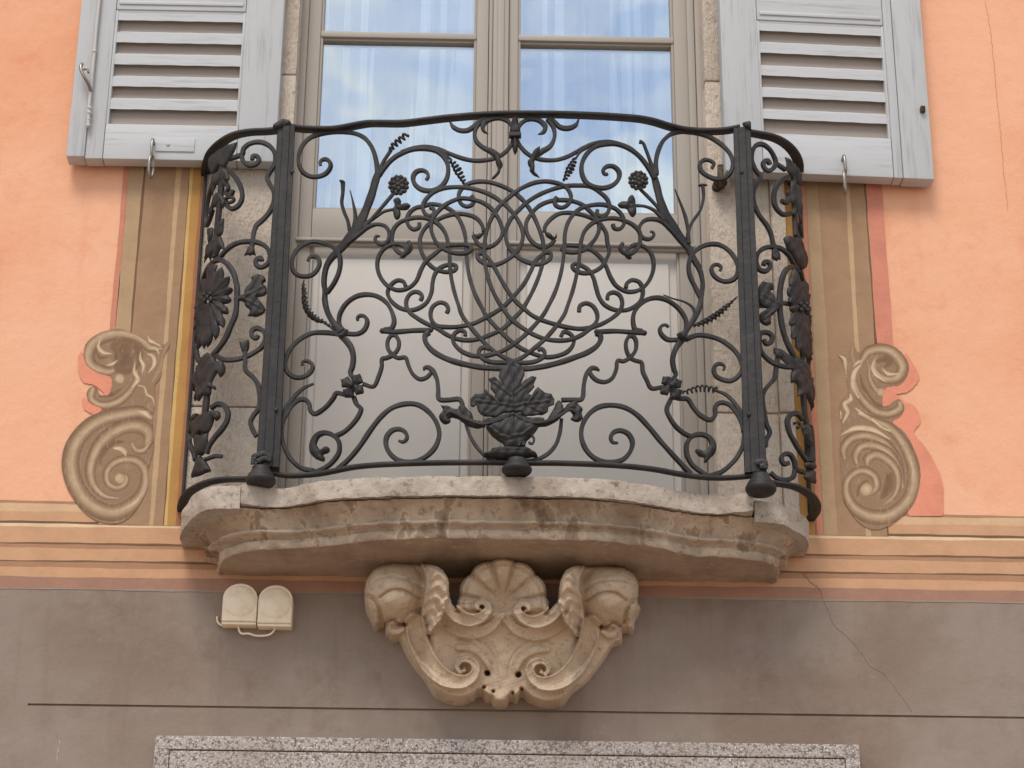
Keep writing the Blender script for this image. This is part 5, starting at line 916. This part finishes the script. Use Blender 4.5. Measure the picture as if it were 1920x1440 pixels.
# ------------------------------------------------------------------ carved stone bracket under the slab
def carve():
    st = 4.6; x0, x1, y0_, y1 = 112, 1818, 46, 936; nx = int((x1 - x0) / st); ny = int((y1 - y0_) / st)
    GX, GY = np.meshgrid(x0 + np.arange(nx) * st, y0_ + np.arange(ny) * st); gx, gy = GX.ravel(), GY.ravel()
    out = [(135, 260), (150, 185), (200, 115), (290, 80), (400, 74), (500, 84), (590, 108), (640, 170), (650, 255), (662, 315), (705, 372), (760, 395), (752, 365), (725, 320), (712, 255), (708, 220), (725, 165), (770, 108), (850, 76), (960, 60), (1070, 66), (1150, 92), (1205, 150), (1240, 222), (1232, 290), (1212, 340), (1190, 390), (1225, 385), (1280, 330), (1306, 290), (1310, 205), (1342, 130), (1395, 100), (1500, 95), (1600, 100), (1700, 110), (1765, 160), (1785, 235), (1782, 320), (1797, 352), (1768, 400), (1752, 485), (1692, 482), (1685, 555), (1630, 582), (1592, 640), (1520, 742), (1445, 824), (1395, 832), (1350, 890), (1300, 914), (1210, 920), (1130, 892), (1078, 852), (1062, 880), (1010, 886), (1000, 916), (950, 922), (905, 914), (898, 888), (860, 878), (842, 850), (760, 890), (680, 895), (580, 860), (500, 790), (430, 702), (380, 612), (340, 530), (300, 530), (264, 492), (256, 440), (206, 460), (170, 392), (140, 322)]
    i0 = out.index((705, 372)); i1 = out.index((1225, 385)); shell = [(969 + (262 + 17 * abs(math.cos((a - math.pi / 2) * 5.6)) ** .7) * math.cos(a), 322 - (262 + 17 * abs(math.cos((a - math.pi / 2) * 5.6)) ** .7) * .98 * math.sin(a)) for a in np.linspace(math.radians(190), math.radians(-8), 130)]
    q = np.vstack([spline(out[:i0 + 1], 10)[0], shell, spline(out[i1:] + [out[0]], 10)[0]]); ins = in_poly(gx, gy, q)
    D = np.interp(gy, [50, 110, 200, 300, 420, 560, 720, 900], [.145, .175, .178, .158, .128, .104, .086, .072])
    def stroke(pts, wid):
        P2, wv = spline(pts, 14, wid); best = np.full(len(gx), 9.0); tt = np.zeros(len(gx)); sv = np.zeros(len(gx)); L = len(P2)
        lo = P2.min(0) - max(wid); hi = P2.max(0) + max(wid); ok = np.where((gx > lo[0]) & (gx < hi[0]) & (gy > lo[1]) & (gy < hi[1]))[0]; qx, qy = gx[ok], gy[ok]; bb = np.full(len(ok), 9.0); t2 = np.zeros(len(ok)); s2 = np.zeros(len(ok))
        for i in range(L - 1):
            a, b = P2[i], P2[i + 1]; e = b - a; t = np.clip(((qx - a[0]) * e[0] + (qy - a[1]) * e[1]) / (e.dot(e) + 1e-9), 0, 1); dx = qx - a[0] - t * e[0]; dy = qy - a[1] - t * e[1]
            r = np.hypot(dx, dy) / ((wv[i] + (wv[i + 1] - wv[i]) * t) / 2); m = r < bb; bb[m] = r[m]; t2[m] = (i + t[m]) / (L - 1); s2[m] = np.sign(e[0] * dy[m] - e[1] * dx[m])
        best[ok] = bb; tt[ok] = t2; sv[ok] = s2; return best, tt, sv
    def smooth(x): x = np.clip(x, 0, 1); return x * x * (3 - 2 * x)
    def band(pts, wid, h, rim=.006, hollow=.004, edge=.12):
        nonlocal D
        b, t, s_ = stroke(pts, wid); k = smooth((1.0 - b) / edge); prof = h + rim * np.exp(-((b - .86) / .10) ** 2) - hollow * np.clip(1 - (b / .7) ** 2, 0, 1); D = D + k * np.maximum(prof, 0); return b, t
    def groove(pts, w_, dep):
        nonlocal D
        b, t, _ = stroke(pts, [w_] * len(pts)); D = D - dep * np.exp(-(b / .6) ** 2)
    mir = lambda pts: [(1938 - a, b + (a - 969) * -.012 + 8) for a, b in pts]
    # outer wings (leafy caps) on both sides
    for f in (lambda p: p, mir):
        c = f([(318, 262)])[0]; d = np.hypot((gx - c[0]) / 190, (gy - c[1]) / 195); side = smooth((np.abs(gx - 968) - 400) / 90); D += -.030 * smooth((d - .25) / .8) * side + .026 * np.sqrt(np.clip(1 - d ** 2, 0, 1))
        c2 = f([(335, 350)])[0]; d = np.hypot((gx - c2[0]) / 118, (gy - c2[1]) / 104); D += .014 * np.sqrt(np.clip(1 - d ** 2, 0, 1)) * side
        groove(f([(150, 245), (210, 180), (300, 165), (400, 185), (480, 240)]), 20, .010); groove(f([(230, 290), (300, 245), (380, 250), (470, 300)]), 22, .012); groove(f([(150, 275), (195, 300), (225, 345), (245, 420)]), 34, .022); groove(f([(265, 440), (310, 420), (345, 445), (390, 450)]), 34, .026)
        band(f([(205, 330), (190, 390), (205, 440)]), [70, 84, 50], .012, 0, 0, .6); band(f([(290, 490), (330, 500), (370, 480)]), [60, 66, 40], .014, 0, 0, .6)
    for f in (lambda p: p, mir):
        # lower volutes: an outer layer, then a hollow band with raised edges winding into an eye
        band(f([(330, 470), (375, 580), (450, 705), (555, 815), (680, 862), (780, 852)]), [110, 110, 120, 120, 100, 60], .014, .004, .002, .25)
        band(f([(440, 440), (465, 560), (530, 690), (625, 775), (720, 795), (790, 762), (806, 705), (772, 664), (722, 664), (694, 700), (712, 738), (742, 730)]), [120, 132, 130, 116, 92, 66, 56, 46, 38, 32, 26, 16], .026, .008, .004, .14); ey = f([(738, 718)])[0]; D += .012 * smooth((22 - np.hypot(gx - ey[0], gy - ey[1])) / 14)
        # upper volutes and the layer beneath them
        band(f([(610, 420), (700, 480), (800, 500), (890, 470), (965, 395)]), [90, 90, 84, 70, 40], .012, .004, .003, .2)
        groove(f([(700, 540), (790, 565), (860, 620), (905, 690)]), 16, .006); groove(f([(780, 520), (880, 590), (930, 670), (945, 780)]), 14, .006); groove(f([(905, 560), (955, 700), (952, 860)]), 12, .003)
        band(f([(700, 590), (800, 600), (870, 670), (890, 740)]), [50, 70, 60, 20], .010, .002, 0, .6)
        # front strap with its wavy carving
        b, t = band(f([(545, 80), (578, 170), (570, 280), (545, 385), (522, 485)]), [140, 152, 152, 140, 50], .036, .010, .004, .10)
        D += np.where(b < .72, .006 * np.sin(t * 38 + 1.6 * np.cos(b * 4)), 0) * smooth((.8 - b) / .2)
        for c, r, dp in ((f([(876, 742)])[0], 15, .05), (f([(856, 828)])[0], 9, .03), (f([(911, 852)])[0], 8, .03)): D -= dp * smooth((r - np.hypot(gx - c[0], gy - c[1])) / 6 + .5)
        band(f([(870, 850), (885, 868)]), [56, 50], .016, 0, 0, .8)
    # scallop shell
    cx, cy = 969, 322; r = np.hypot(gx - cx, (gy - cy) * 1.02); th = np.arctan2(cy - gy, gx - cx); sh = (r < 282) & (gy < 398) & (np.abs(gx - cx) < 268) 
    k = smooth((290 - r) / 12) * smooth((cy + 70 - gy) / 50); ribs = np.abs(np.cos((th - math.pi / 2) * 5.6)); D = D * (1 - k) + k * (.098 + .046 * smooth(r / 260) + .020 * np.clip(ribs * 1.5, 0, 1) ** .6 * np.clip(r / 170, .15, 1) - .008 * smooth((r - 225) / 14) * smooth((255 - r) / 14))
    for f in (lambda p: p, mir): band(f([(640, 335), (700, 400), (775, 425), (845, 405), (884, 352), (862, 318), (824, 322), (812, 352), (834, 362)]), [96, 96, 84, 68, 52, 42, 34, 26, 14], .034, .007, .004, .14)
    band([(969, 880), (952, 895)], [90, 80], .016, 0, 0, .8)
    de = seg_dist(gx, gy, resample(q, 420)); D -= .026 * (1 - smooth(de / 22)); D += .0012 * np.sin(gx * .05 + 2 * np.sin(gy * .04)) + .0010 * np.sin(gx * .17 + gy * .11) * np.sin(gy * .19 - gx * .07) ; D = np.maximum(D, .012)
    # soften
    G = D.reshape(ny, nx)
    for _ in range(2): G[1:-1, 1:-1] = (G[1:-1, 1:-1] * 4 + G[:-2, 1:-1] + G[2:, 1:-1] + G[1:-1, :-2] + G[1:-1, 2:]) / 8
    D = G.ravel(); P = np.array([on_y(640 + a / 3.2, 1030 + b / 3.2, -d) for a, b, d in zip(gx, gy, D)])
    I = np.arange(nx * ny).reshape(ny, nx); Q = np.stack([I[:-1, :-1].ravel(), I[1:, :-1].ravel(), I[1:, 1:].ravel(), I[:-1, 1:].ravel()], 1); Q = Q[ins[Q].all(1)]
    used = np.unique(Q); mp_ = -np.ones(nx * ny, int); mp_[used] = np.arange(len(used)); Q = mp_[Q]; P = P[used]; k = len(P)
    E = np.vstack([Q[:, [0, 1]], Q[:, [1, 2]], Q[:, [2, 3]], Q[:, [3, 0]]]); key = np.sort(E, 1); kk = key[:, 0] * 10 ** 7 + key[:, 1]; un, inv, cn = np.unique(kk, return_inverse=True, return_counts=True); B = E[cn[inv] == 1]
    bk = np.unique(B); mb_ = {int(v): k + i for i, v in enumerate(bk)}; Wl = P[bk].copy(); Wl[:, 1] = .012
    Fc = [tuple(f) for f in Q] + [(int(b), int(a), mb_[int(a)], mb_[int(b)]) for a, b in B]
    return np.vstack([P, Wl]), Fc
cv, cf = carve(); zc = float(cv[:, 2].min())
o = fix_normals(obj('carved_bracket', cv, cf, 'corbel', None, True, at=(0, 0, zc))); tag(o, 'carved stone bracket with a scallop shell and paired scrolls carrying the balcony', 'bracket')
def pin_z(): pass

# ------------------------------------------------------------------ pair of cream wall boxes and their cable
def wall_box(px0, px1, ytop, ysh, ybot, label):
    yf_ = -.034; x0, x1 = X(px0, ybot, yf_), X(px1, ybot, yf_); zb, zs, zt = Z((px0 + px1) / 2, ybot, yf_), Z((px0 + px1) / 2, ysh, yf_), Z((px0 + px1) / 2, ytop, yf_); cx = (x0 + x1) / 2
    root = thing('wall_box', label, 'wall box', (cx, -.002, zb), 'paired cream boxes on the wall')
    prof = [(x0, zb), (x1, zb), (x1, zs)] + [(cx + (x1 - cx) * math.cos(a), zs + (zt - zs) * math.sin(a)) for a in np.linspace(.12, math.pi - .12, 24)] + [(x0, zs)]
    n = len(prof); V = []; Fc = []
    for y_, s_ in ((0.002, 1), (-.026, 1), (-.032, .985), (yf_, .955)): V += [(cx + (a - cx) * s_, y_, (zb + zt) / 2 + (b - (zb + zt) / 2) * s_) for a, b in prof]
    for r in range(3): Fc += [(r * n + i, r * n + (i + 1) % n, (r + 1) * n + (i + 1) % n, (r + 1) * n + i) for i in range(n)]
    Fc += [tuple(range(3 * n, 4 * n)), tuple(range(n - 1, -1, -1))]; sharp(fix_normals(obj('case', V, Fc, 'cream', root)), 30)
    mb = MB(); R_ = (x1 - x0) * .475; zc_ = zb + R_ * 1.27; V = [(cx, yf_ - .0075, zc_)]; Fc = []; m_ = 40
    for k, (rr, yy) in enumerate(((.35, -.0068), (.7, -.0045), (.96, -.0018), (1.0, .0006))): V += [(cx + R_ * rr * math.cos(a), yf_ + yy, zc_ + R_ * rr * math.sin(a)) for a in np.arange(m_) * 2 * math.pi / m_]
    Fc += [(0, 1 + i, 1 + (i + 1) % m_) for i in range(m_)]
    for k in range(3): Fc += [(1 + k * m_ + i, 1 + (k + 1) * m_ + i, 1 + (k + 1) * m_ + (i + 1) % m_, 1 + k * m_ + (i + 1) % m_) for i in range(m_)]
    mb.add(V, Fc); mb.build('lens', 'cream', root)
    mb = MB(); mb.box(x0 + .001, x1 - .001, -.030, .001, zb - .006, zb - .0005, .0015); mb.build('base_strip', 'cream', root)
wall_box(414.5, 480.5, 1093, 1121, 1165, 'cream round-topped box on the brown wall, the one nearer the free end of the balcony')
wall_box(481.5, 547, 1096, 1124, 1168.5, 'cream round-topped box on the brown wall, the one nearer the carved bracket')
mb = MB(); mb.tube(spline([on_y(*p) for p in ((446, 1172, -.012), (449, 1184, -.012), (453, 1188, -.012), (466, 1188, -.012), (480, 1192, -.012), (505, 1190, -.012), (514, 1182, -.012), (518, 1171, -.012))], .003)[0], .0024, 8)
mb.tube(spline([on_y(*p) for p in ((407, 1156, -.004), (408, 1166, -.006), (416, 1173, -.008), (430, 1174, -.01), (440, 1170, -.012))], .003)[0], .0022, 8)
o = mb.build('cable', 'cream', None, True, at=tuple(on_y(480, 1190, -.01))); tag(o, 'thin cream cable looped under the two wall boxes', 'cable')

# ------------------------------------------------------------------ granite slab over the opening below
zt_ = Z(960, 1387, -.03); gx0, gx1 = X(291, 1383, -.03), X(1611, 1393, -.03); lint = thing('granite_lintel', 'speckled grey granite lintel with an incised border set in the brown wall', 'lintel', ((gx0 + gx1) / 2, 0, 2.55))
zi = Z(960, 1414, -.03); bw = zt_ - zi; gp = .0013
mb = MB(); mb.box(gx0, gx1, -.030, .01, zi + gp, zt_, .003); mb.box(gx0, gx0 + bw, -.0302, .01, 2.58, zi + gp, .002); mb.box(gx1 - bw, gx1, -.0302, .01, 2.58, zi + gp, .002); mb.box(gx0, gx1, -.030, .01, 2.55, 2.58, .003); mb.build('border', 'granite', lint, False)
mb = MB(); mb.box(gx0 + bw + gp, gx1 - bw - gp, -.029, .01, 2.58 + gp, zi - gp, .002); mb.build('field', 'granite', lint, False)
mb = MB(); mb.box(gx0 + bw * .5, gx1 - bw * .5, -.0265, .005, 2.57, zi + gp * 2); mb.build('groove', 'dark', lint, False)
